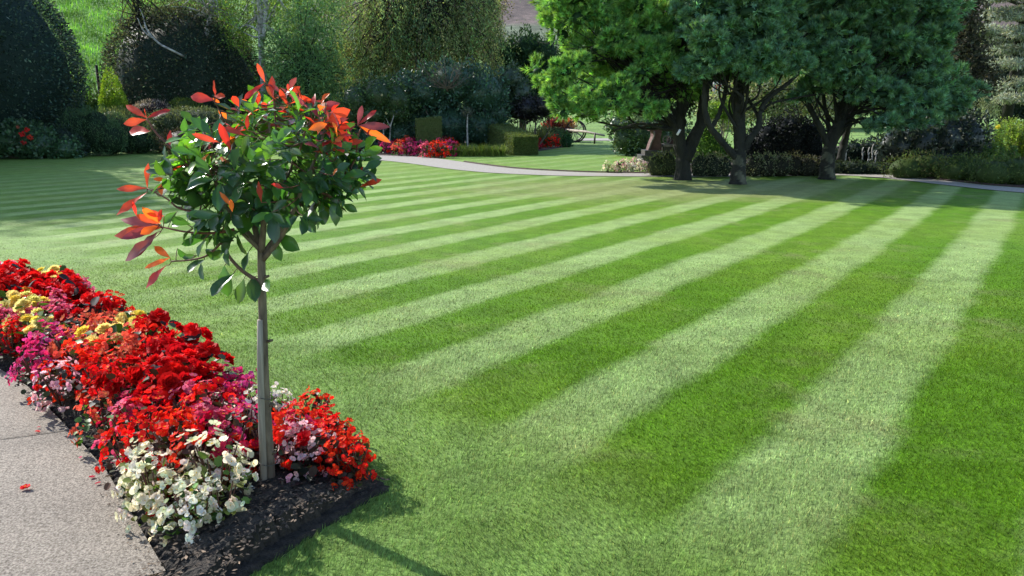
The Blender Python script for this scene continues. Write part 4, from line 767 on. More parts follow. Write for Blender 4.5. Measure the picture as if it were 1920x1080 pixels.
tree('fine_twigged_tree', 'thin sparsely leafed tree hanging over the left flank of the rounded bush', 36.5, [(238, 250), (252, 120), (262, 60), (258, 10), (250, -50)], (.09, .05), [(250, 30, 34, 36), (280, 10, 44, 28), (232, 60, 22, 30), (300, 40, 30, 16), (250, -40, 60, 30)], 42, .09, .045, [(.15, .18, .07), (.10, .12, .06)], shell=(.2, 1.05), br=14)
BY = 34.9; bb = P(342, 104, BY); o = empty('bare_branch', (bb[0], BY, 0), 'pale bare curved branch sticking out of the dark rounded bush', 'branch'); m = MB()
for pts_, r0, r1 in (([(345, 106, .9), (335, 101, .3), (318, 92, 0), (302, 84), (288, 72), (277, 58), (272, 47)], .055, .035), ([(286, 71), (278, 66), (268, 56), (262, 44), (258, 34)], .035, .015), ([(272, 47), (268, 30), (262, 16)], .03, .012), ([(345, 106, .9), (352, 120, 2.0), (354, 180, 3.0), (354, 240, 3.2)], .055, .09)):
    cv = curve([P(a, b, BY+(c[0] if c else 0)) for a, b, *c in pts_], 6); V, f = tube(cv, np.linspace(r0, r1, len(cv)), 8); m.add(V-np.array((bb[0], BY, 0)), f)
o2 = m.build('limb', M_BIRCH, o)
WI = [(.14, .27, .11), (.11, .23, .10), (.18, .32, .12)]
tree('bushy_willow', 'loose mid green willowy bush between the birch and the weeping tree', 35, [(575, 250), (575, 150), (572, 90)], (.14, .06), [(560, 60, 46, 40), (600, 90, 46, 42), (545, 110, 42, 36), (585, 140, 50, 34), (620, 140, 38, 38), (600, 30, 50, 40), (545, 160, 40, 30), (610, 190, 38, 30), (560, 200, 46, 30), (510, 100, 26, 40, .8), (515, 190, 34, 36, .5)], 95, .19, .04, WI, shell=(.5, 1.05), droop=.5)
tree('bushy_willow', 'yellow green airy tree above and behind the willowy bush', 44, [(560, 220), (560, 50), (560, -40)], (.15, .08), [(540, 10, 60, 40), (600, 0, 50, 50), (640, 20, 36, 50), (580, 50, 50, 30)], 60, .15, .07, BG, shell=(.3, 1.05))
# weeping tree built of hanging strands
def weeping(label, Y, px, tr_, curtains, cols, bark=M_BARK, zb=0.):
    bs = np.array((P(px, 240, Y)[0], Y, zb)); root = empty('weeping_tree', bs, label, 'tree'); mb, mt = MB(), MB(); top = P(px, -120, Y)
    cv = curve([bs+np.array((0, 0, -.05)), P(px+4, 120, Y), P(px-4, 20, Y), top], 5); V, f = tube(cv, np.linspace(tr_, tr_*.5, len(cv)), 10); mt.add(V, f)
    for (a, y0, y1, hw, n, dy) in curtains:
        for s in range(int(n*1.9)):
            yy = y0+(y1-y0)*random.uniform(0, .8); t0 = P(a+random.uniform(-hw, hw), yy, Y+dy+random.uniform(-1.8, 1.8)); ln = min((P(a, yy, Y)[2]-P(a, y1, Y)[2])*random.uniform(.7, 1.15), random.uniform(.5, 1.9))
            k = int(ln/.055)+3; t = np.linspace(0, 1, k); drift = rng.normal(0, .25, 2); drift *= 2; p = np.stack([t0[0]+drift[0]*t+.05*np.sin(t*9), t0[1]+drift[1]*t, t0[2]-ln*t], 1)+rng.normal(0, .06, (k, 3))
            p = p[p[:, 2] > zb+.3]; k = len(p)
            if k < 2: continue
            cards(mb, p, np.array((0, 0, -1.))+rng.normal(0, .7, (k, 3)), rdir(k), rng.uniform(.09, .19, k), .045, vcol(1, cols, .4)*np.exp(rng.normal(0, .25, (k, 1))))
            if s % 6 == 0:
                s0 = cv[random.randrange(len(cv)//2, len(cv))]; q = curve([s0, (s0+t0)/2+np.array((0, 0, .3)), t0], 3); V, f = tube(q, np.linspace(.05, .012, len(q)), 4); mt.add(V, f)
            if s % 3 == 0: V, f = tube(p[::6] if len(p) > 12 else p[[0, -1]], .007, 3); mt.add(V, f, (.8, .8, .8))
    mb.build('crown', M_LEAF, root, origin=bs); mt.build('trunk', bark, root, origin=bs)
WP = [(.22, .29, .11), (.18, .25, .10), (.30, .35, .13), (.21, .20, .10), (.18, .30, .10), (.15, .25, .12)]
weeping('large weeping tree with olive brown hanging curtains in the centre background', 37, 790, .25,
        [(670, -30, 140, 42, 130, .3), (660, 60, 190, 26, 60, .4), (720, -40, 130, 45, 160, .2), (775, -40, 110, 45, 160, 0), (830, -40, 110, 45, 150, 0), (880, -50, 105, 40, 130, .1), (915, -50, 95, 24, 70, .2), (710, 60, 165, 45, 110, .6), (770, 60, 165, 45, 110, .8), (840, 50, 150, 50, 120, .9), (900, 50, 150, 40, 80, .9), (690, 110, 175, 30, 60, 0)], WP)
tree('russet_birch', 'thin russet and gold leafed tree at the right side of the weeping tree', 40, [(925, 230), (925, 80), (922, 20), (918, -60)], (.12, .07), [(918, 30, 26, 34), (928, 70, 24, 24), (910, 95, 18, 18), (935, 10, 26, 28), (920, -30, 34, 26)], 55, .12, .06, [(.22, .17, .09), (.16, .16, .07), (.26, .22, .11)], shell=(.2, 1.05))
RH = [(.065, .15, .09), (.08, .165, .105), (.045, .105, .08)]
shrub('rhododendron', 'broad blue green rhododendron in front of the weeping tree', 'shrub', 33.5, [(800, 175, 52, 40), (850, 158, 58, 42), (905, 175, 48, 44), (760, 170, 34, 36), (840, 220, 60, 30), (900, 222, 50, 26), (780, 225, 44, 30), (930, 215, 26, 30)], 130, .15, .07, RH+[(.05, .09, .06)], mat=M_GLOSS, lump=.2)
shrub('glossy_shrub', 'mixed glossy green bush with a few pale flowers beside the rhododendron', 'shrub', 32.5, [(670, 190, 32, 34), (710, 178, 36, 36), (745, 190, 32, 34), (700, 215, 36, 22), (745, 212, 30, 18), (655, 215, 24, 24)], 140, .12, .06, [(.055, .11, .04), (.08, .15, .05), (.04, .09, .035)], mat=M_GLOSS, lump=.2, flowers=[(724, 212, 2.5, (.8, .75, .4)), (716, 178, 2, (.7, .68, .4))])
shrub('dark_shrub', 'deep shadowed shrub low behind the two pale stems', 'shrub', 33, [(700, 240, 44, 18), (750, 240, 30, 20), (650, 235, 40, 22), (600, 240, 50, 24)], 150, .13, .06, RH, mat=M_GLOSS)
# bare fan of twigs
c0 = P(838, 166, 32.3); o = empty('bare_twiggy_shrub', (c0[0], 32.3, 0), 'bare fan of pale twigs rising out of the rhododendron', 'shrub'); m = MB()
V, f = tube(curve([(c0[0]+.2, 34.3, -.02), (c0[0]+.1, 34.1, c0[2]*.55), (c0[0]+.03, 33.2, c0[2]*.85), c0], 4), .04, 7); m.add(V-np.array((c0[0], 32.3, 0)), f)
for k in range(26):
    a = R(random.uniform(15, 165)); L = random.uniform(.7, 1.7); e = c0+np.array((math.cos(a)*L, random.uniform(-.4, .4), math.sin(a)*L*.95)); md = (c0+e)/2+np.array((-math.cos(a)*.05, 0, -.12)); q = curve([c0, md, e], 4); V, f = tube(q, np.linspace(.02, .006, len(q)), 5); m.add(V-np.array((c0[0], 32.3, 0)), f)
    for _ in range(3): z_ = q[random.randrange(3, len(q))]; V, f = tube([z_, z_+np.array((random.uniform(-.4, .4), random.uniform(-.1, .1), random.uniform(.05, .4)))], [.008, .004], 4); m.add(V-np.array((c0[0], 32.3, 0)), f)
m.build('twigs', M_TWIG, o)
tree('dark_yew_tree', 'dark green bushy evergreen left of the leftmost pine against the moor', 40, [(980, 250), (980, 150), (980, 110)], (.2, .1), [(945, 105, 34, 32), (985, 90, 36, 30), (1020, 100, 34, 30), (960, 145, 40, 34), (1005, 145, 44, 36), (1045, 130, 34, 30), (985, 190, 50, 36), (1035, 180, 40, 34)], 90, .19, .07, [(.035, .085, .035), (.05, .11, .045), (.025, .06, .03)], shell=(.7, 1.05), core=True, lump=.3)
shrub('glossy_shrub', 'pale leaved glossy bush between the rhododendron and the dark evergreen', 'shrub', 34.5, [(958, 150, 24, 26), (975, 175, 24, 26), (945, 180, 22, 24), (965, 205, 28, 20)], 120, .14, .07, [(.07, .12, .07), (.11, .15, .09), (.05, .09, .05)], mat=M_GLOSS, lump=.25)
shrub('dark_shrub', 'almost black purple shrub under the dark evergreen', 'shrub', 34, [(990, 205, 30, 24), (1020, 200, 28, 24)], 130, .13, .06, [(.02, .018, .022), (.03, .03, .03)], mat=M_GLOSS)
# clipped blocks
def block(label, corners, h0, h1, Y0, cols):
    """clipped box hedge: ground plan corners (x, y) and top heights at both ends"""
    (x0, y0), (x1, y1), wd = corners; d = np.array((x1-x0, y1-y0)); L = np.linalg.norm(d); d = d/L; nrm = np.array((-d[1], d[0])); mb = MB()
    o = (x0, y0, 0); root = empty('clipped_hedge', o, label, 'hedge', None); n = int(L*(wd+2*max(h0, h1))*900+600)
    t = rng.uniform(0, 1, n); f_ = rng.integers(0, 5, n); s = rng.uniform(-.5, .5, n); z = rng.uniform(0, 1, n)
    s = np.where(f_ == 0, -.5, np.where(f_ == 1, .5, s)); z = np.where(f_ == 2, 1, z); t = np.where(f_ == 3, 0, np.where(f_ == 4, 1, t)); hh = h0+(h1-h0)*t
    p = np.stack([x0+d[0]*t*L+nrm[0]*s*wd, y0+d[1]*t*L+nrm[1]*s*wd, z*hh], 1)+rng.normal(0, .012, (n, 3)); ctr = np.array((x0+d[0]*L/2, y0+d[1]*L/2, .4))
    cards(mb, p, rdir(n)+np.array((0, 0, .4)), rdir(n)*.7+unit(p-ctr), .05*rng.uniform(.6, 1.3, n), .03, vcol(n, cols, .22))
    q = [(x0+d[0]*a*L+nrm[0]*b*wd*.98, y0+d[1]*a*L+nrm[1]*b*wd*.98) for a, b in ((0, -.5), (1, -.5), (1, .5), (0, .5))]; hs = (h0, h1, h1, h0)
    V = [(a, b, 0) for a, b in q]+[(a, b, h-.01) for (a, b), h in zip(q, hs)]
    mb.add(np.array(V), [np.array([(0, 1, 5, 4), (1, 2, 6, 5), (2, 3, 7, 6), (3, 0, 4, 7), (4, 5, 6, 7)])], np.array(cols[0])*.8)
    mb.build('foliage', M_LEAF, root, origin=o, smooth=False)
HB = [(.12, .165, .05), (.10, .15, .05), (.145, .18, .055)]
a, b = P(780, 262, 31), P(826, 262, 31.2); block('upright clipped hedge block with a pale face left of the ornamental grass', ((a[0], 31.2), (b[0], 31.4), .8), P(0, 224, 31)[2], P(0, 220, 31)[2], 31, HB)
a, b = P(912, 262, 35), P(986, 283, 28.6); block('long clipped hedge sloping down to the right behind the ornamental grass', ((a[0], 35), (b[0], 29.2), 1.0), P(0, 222, 35)[2], P(0, 256, 29.2)[2], 31, HB)
a, b = P(652, 240, 34), P(690, 240, 34); block('small low clipped hedge glimpsed behind the photinia right edge', ((a[0], 34), (b[0], 34), .6), P(0, 223, 34)[2], P(0, 223, 34)[2], 31, HB)
# pale forked stems and a sapling
for lb, pth in (('forked pale young stem behind the pink flower mound', [([(730, 262), (732, 240), (737, 222), (738, 215)], .025, .012), ([(732, 238), (727, 228), (724, 222)], .014, .008)]), ('straight pale short stem left of the forked one', [([(719, 262), (719, 240), (720, 230)], .03, .02)]), ('slim sapling trunk with a grey tuft behind the ornamental grass', [([(877, 258), (876, 235), (877, 214)], .04, .025)])):
    Yp = 31.5; c = P(pth[0][0][0][0], 262, Yp); o = empty('sapling', (c[0], Yp, 0), lb, 'sapling'); m = MB()
    for p_, r0, r1 in pth:
        cv = [P(x, y, Yp) for x, y in p_]
        if p_[0][1] >= 258: cv[0][2] = -.02
        V, f = tube(curve(cv, 4), np.linspace(r0, r1, (len(cv)-1)*4+1), 7); m.add(V-np.array((c[0], Yp, 0)), f)
    m.build('stem', M_BIRCH, o)
    if 'tuft' in lb:
        m = MB(); cc_, r_ = pl(877, 212, 13, 10, Yp); lobe_leaves(m, cc_, r_, 260, .1, .03, [(.1, .12, .1)], core=False, shell=(.2, 1)); m.build('foliage', M_LEAF, o, origin=(c[0], Yp, 0))
# ornamental grasses
def fountain(label, cx, Y, wd, n, L, cols, name='ornamental_grass', group=None, up=1.0):
    o = empty(name, (cx, Y, 0), label, 'grass clump', group); V = []; k = 5; t = np.linspace(0, 1, k)
    bx_ = rng.uniform(-wd, wd, n); by_ = rng.uniform(-.4, .4, n); a = rng.uniform(0, 6.283, n); ln = L*rng.uniform(.6, 1.15, n); sp = rng.uniform(.25, .8, n)
    hx = ln[:, None]*sp[:, None]*t**1.3; hz = ln[:, None]*(t*up-(t**2.3)*sp[:, None]*.9); cx_ = bx_[:, None]+np.cos(a)[:, None]*hx; cy_ = by_[:, None]+np.sin(a)[:, None]*hx; w_ = .016*(1-t*.92)
    sx_, sy_ = -np.sin(a)[:, None]*w_, np.cos(a)[:, None]*w_
    Vv = np.stack([np.stack([cx_-sx_, cy_-sy_, np.maximum(hz, .01)], -1), np.stack([cx_+sx_, cy_+sy_, np.maximum(hz, .01)], -1)], 2).reshape(n, k*2, 3)
    f = np.array([(2*i, 2*i+1, 2*i+3, 2*i+2) for i in range(k-1)]); F_ = (np.arange(n)[:, None, None]*2*k+f[None]).reshape(-1, 4)
    m = MB(); m.add(Vv.reshape(-1, 3), [F_], np.repeat(vcol(n, cols, .25), 2*k, 0)); m.build('blades', M_LEAF, o)
HK = [(.17, .25, .05), (.13, .21, .045), (.22, .28, .07)]
for px, lb in ((845, 'left end clump of arching golden green grass right of the pink flowers'), (885, 'middle clump of arching golden green grass in front of the sapling'), (925, 'right end clump of arching golden green grass before the sloping hedge')):
    c = P(px, 285, 28.6); fountain(lb, c[0], 28.9, .45, 900, .62, HK, group='arching grass clumps')
c = P(752, 262, 31.8); fountain('short grassy tuft left behind the pink flower mound', c[0], 31.8, .7, 700, .45, HK)
for px, lb in ((965, 'tall upright grey green grasses behind the sloping hedge'), (1005, 'taller yellowing grasses nearest the cart')):
    c = P(px, 258, 36.5); fountain(lb, c[0], 36.5, .6, 800, 1.05, [(.10, .15, .07), (.16, .19, .07), (.07, .11, .05)], up=1.25)
# pink and orange bedding by the path
def mound(label, cells, kinds, grp, sc=1.25):
    for (px, py) in cells:
        x, y = G(px, py); put(random.choice(kinds), x, y, 0, sc*random.uniform(.85, 1.15), label, grp)
ce = []
for r_, (y0, xs) in enumerate(((296, (800, 814, 828)), (292.5, (748, 762, 776, 790, 804, 818, 832, 846)), (289, (726, 740, 754, 768, 782, 796, 810, 824, 838, 852)), (286, (718, 732, 746, 760, 774, 788, 802, 816, 830, 844)), (283, (724, 740, 756, 772, 788, 804, 820, 834)))):
    ce += [(x, y0) for x in xs]
mound('pink or orange begonia of the bright mound at the bend of the garden path', ce, ['hot', 'hot', 'pink', 'scarlet', 'coral', 'hot', 'scarlet'], 'bedding in the bright pink mound by the path', 1.85)
mound('red begonia in the small bed in front of the cart', [(1004, 281), (1010, 279), (1008, 277), (1032, 277), (1041, 275), (1050, 274), (1058, 272), (1046, 272)], ['scarlet', 'red', 'crimson'], 'red bedding before the cart', 1.7)
mound('white to blush bedding plant at the path edge left of the leftmost pine', [(1140, 324), (1152, 323.5), (1164, 323.5), (1176, 323.5), (1188, 323.5), (1200, 323.5), (1160, 320), (1174, 319), (1188, 318), (1202, 317), (1210, 321)], ['pale', 'white', 'cream'], 'pale bedding by the path', 1.0)
shrub('small_green_bush', 'soft green low bush between the sloping hedge and the cart', 'shrub', 38.5, [(1020, 250, 20, 12), (1040, 252, 20, 11)], 300, .10, .04, [(.08, .15, .06), (.11, .17, .07)])
shrub('small_green_bush', 'compact mid green bush at the right end of the small red bed', 'shrub', 36.3, [(1060, 258, 10, 10), (1066, 262, 8, 9)], 300, .10, .05, [(.04, .12, .05), (.05, .14, .06)])

# ---- hand cart filled with red leafed plants
def cart():
    Yc = 43.5; o = P(1060, 255, Yc); o[2] = 0; root = empty('wooden_hand_cart', o, 'old two wheeled hand cart with long shafts holding red plants', 'cart')
    def wx(px, Y=Yc): return P(px, 250, Y)[0]-o[0]
    def z(py): return P(1060, py, Yc)[2]
    m = MB(); zb0, zb1 = z(250), z(239); V, f = box(((wx(1026)+wx(1072))/2, .1, (zb0+zb1)/2), (wx(1072)-wx(1026), .9, zb1-zb0), 0, 1.15); m.add(V, f); m.build('body', M_CART, root)
    R_ = z(226)/2
    for y_ in (-.5, .7):
        w = MB(); cx, cz = wx(1078), R_; a = np.linspace(0, 2*math.pi, 33); tl = .35
        def wp(c_, s_, off=0.): return (cx+c_*R_*math.cos(tl)+off*math.sin(tl), y_-c_*R_*math.sin(tl)+off*math.cos(tl), cz+s_*R_)
        V, f = tube([wp(math.cos(q), math.sin(q)) for q in a], .045, 6); w.add(V, f); rim = w.build('wheel', M_IRON, root)
        w = MB(); V, f = tube([wp(0, 0, -.09), wp(0, 0, .09)], .08, 10); w.add(V, f)
        for k in range(10): b_ = k*math.pi/5; V, f = tube([wp(0, 0), wp(math.cos(b_)*.97, math.sin(b_)*.97)], .022, 5); w.add(V, f)
        w.build('spokes', M_WOODP, rim)
    for y_ in (-.4, .4):
        m = MB(); V, f = tube([(wx(1060), y_, z(243)), (wx(1098, 42), y_-1.4, P(0, 247, 42)[2]), (wx(1133, 40), y_-3.2, P(0, 254, 40)[2])], [.075, .07, .05], 8); m.add(V, f); m.build('shaft', M_WOODP, root)
    m = MB(); V, f = tube([(wx(1115, 40.5), -3, 0), (wx(1116, 40.5), -2.9, P(0, 250, 40.5)[2])], .05, 7); m.add(V, f); m.build('prop_leg', M_IRON, root)
    m = MB(); V, f = tube([(wx(1078), -.6, R_), (wx(1078), .8, R_)], .04, 7); m.add(V, f); m.build('axle', M_IRON, root)
    for px, cs_, lb in ((1032, [(.28, .03, .03), (.16, .02, .03)], 'dark red leafed plant at the left end of the cart'), (1047, [(.35, .05, .03), (.14, .02, .03), (.3, .12, .1)], 'taller crimson leafed plant in the middle of the cart'), (1066, [(.55, .25, .08), (.4, .1, .05), (.5, .35, .2)], 'orange leafed plant beside the cart wheel')):
        q = empty('red_foliage_plant', (o[0]+wx(px), Yc, zb1-.05), lb, 'plant', 'plants in the cart'); m = MB(); lobe_leaves(m, (0, 0, .16), (.36, .4, .32), 330, .26, .06, cs_, core=False, shell=(.2, 1.15), up=.9, lump=.3); m.build('foliage', M_LEAF, q)
        m = MB(); V, f = tube([(0, 0, -.05), (0, 0, .2)], .02, 5); m.add(V, f); m.build('stem', M_TWIG, q)
M_CART = solid('dark red boards', (.05, .018, .014), (.10, .035, .028), 6, .8, .3, (1, 1, 4)); M_IRON = solid('rusty iron', (.02, .016, .014), (.06, .04, .03), 8, .6, .4); M_WOODP = solid('pale weathered timber', (.26, .22, .17), (.45, .40, .33), 8, .85, .3, (.3, 1, 1))
cart()
# ---- old cast iron and timber machine on stepped base
def machine():
    Ym = 25.2; o = P(1226, 290, Ym); o[2] = 0; root = empty('old_farm_machine', o, 'dark antique machine with curved frame and stepped base behind the leftmost pine', 'machine')
    Z = lambda px, py: (P(px, py, Ym)[0]-o[0], P(px, py, Ym)[2])
    def bx_(name, x0, y0, x1, y1, d, dy=0, mat=None):
        a, b = Z(x0, y1), Z(x1, y0); V, f = box(((a[0]+b[0])/2, dy, (a[1]+b[1])/2), (b[0]-a[0], d, b[1]-a[1])); m = MB(); m.add(V, f); ob = m.build(name, mat or M_MACH, root, smooth=False); return ob
    lo = Z(0, 297)[1]
    m = MB(); a, b = Z(1198, 297), Z(1221, 290); V, f = box(((a[0]+b[0])/2, 0, b[1]/2), (b[0]-a[0], .9, b[1])); m.add(V, f); m.build('base_step', M_MACH, root, smooth=False)
    bx_('upper_step', 1205.5, 281, 1229, 291, .75); bx_('bed_plate', 1229, 285, 1262, 291, .6)
    prof = [(1213, 281), (1217, 268), (1222, 256), (1222, 246), (1216, 245), (1216, 241), (1240, 241), (1238, 250), (1236, 262), (1239, 281)]
    pts_ = np.array([Z(*p) for p in prof]); n = len(pts_); V = np.concatenate([np.stack([pts_[:, 0], np.full(n, -.22), pts_[:, 1]], 1), np.stack([pts_[:, 0], np.full(n, .22), pts_[:, 1]], 1)])
    me = bpy.data.meshes.new('curved_frame'); me.from_pydata([tuple(v) for v in V], [], [list(range(n))[::-1], list(range(n, 2*n))]+[(i, (i+1) % n, n+(i+1) % n, n+i) for i in range(n)]); me.materials.append(M_RUST); me.validate(); link(bpy.data.objects.new('curved_frame', me), root)
    m = MB(); c = curve([(Z(1214, 280)[0], -.25, Z(0, 280)[1]), (Z(1219, 266)[0], -.25, Z(0, 266)[1]), (Z(1224, 255)[0], -.25, Z(0, 255)[1]), (Z(1224, 246)[0], -.25, Z(0, 246)[1])], 5); V, f = tube(c, .03, 7); m.add(V, f); m.build('curved_rib', M_WOODD, root)
    bx_('table', 1241, 270, 1267, 274.5, .6, 0, M_WOODD); bx_('gear_box', 1243, 274.6, 1256, 289, .45)
    m = MB(); a = np.linspace(0, 2*math.pi, 25); cx, cz = Z(1248, 262); r_ = .13; V, f = tube(np.stack([cx+np.cos(a)*r_, a*0-.2, cz+np.sin(a)*r_], 1), .018, 6); m.add(V, f)
    for k in range(4): V, f = tube([(cx, -.2, cz), (cx+math.cos(k*1.57)*r_, -.2, cz+math.sin(k*1.57)*r_)], .012, 5); m.add(V, f)
    m.build('hand_wheel', M_WOODD, root)
    m = MB(); q = np.array([Z(1254, 255), Z(1268, 270), Z(1250, 270)]); V = np.concatenate([np.stack([q[:, 0], np.full(3, -.1), q[:, 1]], 1), np.stack([q[:, 0], np.full(3, .05), q[:, 1]], 1)]); m.add(V, [np.array([(0, 2, 1), (3, 4, 5)]), np.array([(0, 1, 4, 3), (1, 2, 5, 4), (2, 0, 3, 5)])]); m.build('hopper', M_RUST, root, smooth=False)
    m = MB(); V, f = tube([(Z(1251, 0)[0], -.2, .0), (Z(1251, 0)[0], -.2, Z(0, 285)[1])], .025, 7); m.add(V, f); m.build('foot', M_WOODD, root)
    q = P(1273, 248, 18.1); s = empty('hanging_tag', q, 'small pale tag hanging against the leftmost pine trunk', 'tag'); m = MB(); V, f = box((0, 0, 0), (.05, .012, .14)); a = R(-28); V = np.stack([V[:, 0]*math.cos(a)-V[:, 2]*math.sin(a), V[:, 1], V[:, 0]*math.sin(a)+V[:, 2]*math.cos(a)], 1); m.add(V, f); m.build('plate', M_PALE, s); s.location = P(1272.5, 248, 17.15)
M_MACH = solid('dark painted iron', (.03, .026, .025), (.075, .065, .06), 6, .6, .4); M_RUST = solid('rust red iron', (.06, .025, .022), (.12, .055, .05), 6, .75, .4); M_WOODD = solid('worn timber', (.12, .095, .08), (.24, .20, .17), 10, .85, .3); M_PALE = solid('pale plate', (.5, .48, .46), (.7, .68, .66), 6, .7, 0)
machine()
# ---- shrubs below and beyond the pines
HE = [(.16, .20, .11), (.20, .235, .13), (.12, .155, .085), (.24, .24, .16)]
shrub('heather_bush', 'yellow green heather bush at the foot of the leftmost pine', 'shrub', 19.6, [(1232, 308, 22, 18), (1252, 304, 22, 20), (1266, 312, 14, 14)], 420, .06, .018, [(.13, .17, .06), (.16, .19, .07)], up=.6, corecol=(.04, .05, .02))
shrub('heather_bush', 'grey green low bush between the left and middle pines', 'shrub', 19.4, [(1312, 306, 20, 18), (1335, 306, 22, 18), (1358, 308, 18, 16)], 420, .06, .022, HE, corecol=(.03, .04, .025))
shrub('heather_bush', 'greyish low bush just right of the middle pine', 'shrub', 19.4, [(1412, 308, 22, 16), (1438, 306, 22, 17), (1462, 306, 22, 17)], 420, .06, .022, HE, corecol=(.03, .03, .02))
shrub('heather_bush', 'brownish low bush directly left of the rightmost pine', 'shrub', 19.6, [(1488, 304, 20, 16), (1512, 308, 22, 14), (1534, 310, 14, 12)], 380, .06, .022, [(.10, .10, .07), (.07, .08, .05), (.12, .13, .07)], corecol=(.03, .03, .02))
shrub('laurel_bush', 'spotty glossy laurel behind the antique machine', 'shrub', 29, [(1175, 245, 28, 22), (1205, 240, 34, 26), (1240, 240, 34, 28), (1160, 235, 26, 14), (1215, 262, 30, 14), (1265, 245, 26, 30)], 170, .13, .07, [(.08, .14, .06), (.13, .19, .10), (.05, .09, .04)], mat=M_GLOSS, lump=.2)
shrub('bright_conifer', 'bright green conical bush between the left and middle pines', 'shrub', 23.5, [(1328, 282, 38, 26), (1322, 262, 26, 24), (1318, 244, 14, 20), (1348, 290, 26, 18)], 330, .08, .04, [(.10, .22, .035), (.08, .18, .03), (.13, .25, .05)])
shrub('dark_shrub', 'near black broad shrub behind the low bush right of the middle pine', 'shrub', 22.5, [(1440, 262, 38, 34), (1480, 250, 42, 36), (1515, 258, 34, 34), (1410, 275, 22, 22)], 240, .09, .05, [(.012, .018, .024), (.018, .024, .026)], corecol=(.006, .01, .012))
tree('lit_hazel', 'sunlit fine leaved bush seen through the limbs of the middle pine', 33, [(1450, 240), (1450, 200), (1450, 150)], (.12, .06), [(1340, 200, 40, 30), (1400, 170, 46, 40), (1370, 225, 44, 26), (1450, 160, 46, 40), (1500, 190, 46, 36), (1440, 205, 50, 30), (1540, 190, 36, 40), (1505, 150, 40, 34), (1585, 195, 44, 44)], 100, .13, .07, [(.22, .30, .12), (.30, .34, .18), (.14, .22, .07), (.34, .33, .24)], shell=(.3, 1.05))
shrub('green_mound', 'round light green bush behind the fork of the middle pine', 'shrub', 30, [(1335, 208, 22, 14), (1362, 205, 18, 22)], 200, .11, .06, [(.20, .32, .05), (.16, .27, .04)])
shrub('bluish_shrub', 'bluish dark shrub right of the rightmost pine trunk', 'shrub', 23, [(1600, 290, 26, 24), (1635, 285, 26, 22), (1570, 295, 26, 20)], 230, .09, .045, [(.02, .04, .032), (.03, .05, .035)])
shrub('low_hedge', 'dim low groundcover along the path right of the rightmost pine', 'shrub', 20.3, [(1600, 314, 30, 10), (1640, 316, 30, 10), (1570, 314, 20, 9)], 330, .07, .03, [(.03, .05, .03), (.04, .06, .03)])
x_ = [('pale thin bare stick, first of the pale sticks right of the rightmost pine', 1615, 304, 276), ('second pale bare stick from the left beside the dim groundcover', 1626, 306, 276), ('tallest pale bare stick in the pale group', 1633, 305, 270), ('pale bare stick with a hooked foot', 1640, 304, 282), ('thin pale stick standing close to the rightmost pine trunk', 1584, 300, 272)]
for lb, px, y1, y0 in x_:
    Yp = 21.6; c = P(px, y1, Yp); o = empty('bare_stick', (c[0], Yp, 0), lb, 'stick', 'pale bare sticks'); m = MB(); cv = curve([(0, 0, -.02), (.02, 0, c[2]+.15), (-.01, 0, P(px, y0, Yp)[2]*.8), (.02, 0, P(px, y0, Yp)[2])], 4); V, f = tube(cv, np.linspace(.02, .012, len(cv)), 6); m.add(V, f)
    V, f = tube([cv[6], cv[6]+np.array((.06, 0, .07))], [.01, .006], 5); m.add(V, f); m.build('stem', M_BIRCH, o)
shrub('rhododendron', 'large dark rhododendron under the low right boughs of the rightmost pine', 'shrub', 22, [(1680, 270, 36, 30), (1725, 262, 42, 34), (1770, 256, 44, 38), (1810, 262, 38, 40), (1750, 290, 50, 22), (1800, 240, 30, 28)], 150, .14, .055, [(.022, .04, .028), (.03, .055, .035), (.018, .03, .024), (.07, .085, .06)], mat=M_GLOSS, lump=.2)
JU = [(.08, .13, .035), (.11, .155, .045), (.06, .10, .035)]
shrub('juniper', 'feathery low juniper at the left start of the bank along the path', 'shrub', 18.9, [(1700, 312, 34, 16), (1735, 310, 34, 20), (1762, 318, 28, 16)], 430, .075, .018, JU+[(.12, .12, .05)], up=.5, lump=.25, group=None)
shrub('juniper', 'middle feathery juniper on the dark bank by the path', 'shrub', 18.2, [(1795, 318, 34, 18), (1830, 318, 34, 20), (1812, 306, 30, 14)], 430, .075, .018, JU, up=.5, lump=.25)
shrub('juniper', 'olive feathery juniper reaching the right edge above the path', 'shrub', 17.2, [(1865, 322, 36, 20), (1905, 322, 36, 24), (1945, 326, 36, 24)], 430, .075, .018, JU, up=.5, lump=.25)
def perennials(label, pxs, Y, h0, h1, n, cols, fl=None):
    c = P(np.mean(pxs), 300, Y); o = empty('leafy_perennial', (c[0], Y, 0), label, 'plant', None); mb, mt = MB(), MB()
    for k in range(n):
        x = P(random.uniform(*pxs), 300, Y)[0]-c[0]; y = random.uniform(-.5, .5); h = random.uniform(h0, h1); V, f = tube([(x, y, 0), (x+.03, y, h*.6), (x+random.uniform(-.08, .08), y, h)], [.012, .009, .004], 4); mt.add(V, f, (.6, .9, .3))
        q = 64; t = rng.uniform(.15, 1, q)**.8; a = rng.uniform(0, 6.283, q); p = np.stack([x+0*t, y+0*t, t*h], 1); cards(mb, p, np.stack([np.cos(a), np.sin(a), a*0+.5], 1), np.array((0, 0, 1.))+rng.normal(0, .3, (q, 3)), .17*(1.1-t*.7), .06*(1.1-t*.6), vcol(q, cols, .25))
    mb.build('foliage', M_LEAF, o); mt.build('stems', M_TWIG, o)
    if fl:
        m = MB()
        for px, py, s in fl: cc_, r_ = pl(px, py, s, s, Y, -.5); blob_flower(m, cc_-np.array((c[0], Y, 0)), r_[0], (.8, .75, .1), 40)
        m.build('blossoms', M_PETAL, o)
YG = [(.24, .36, .05), (.32, .42, .08), (.18, .30, .04)]
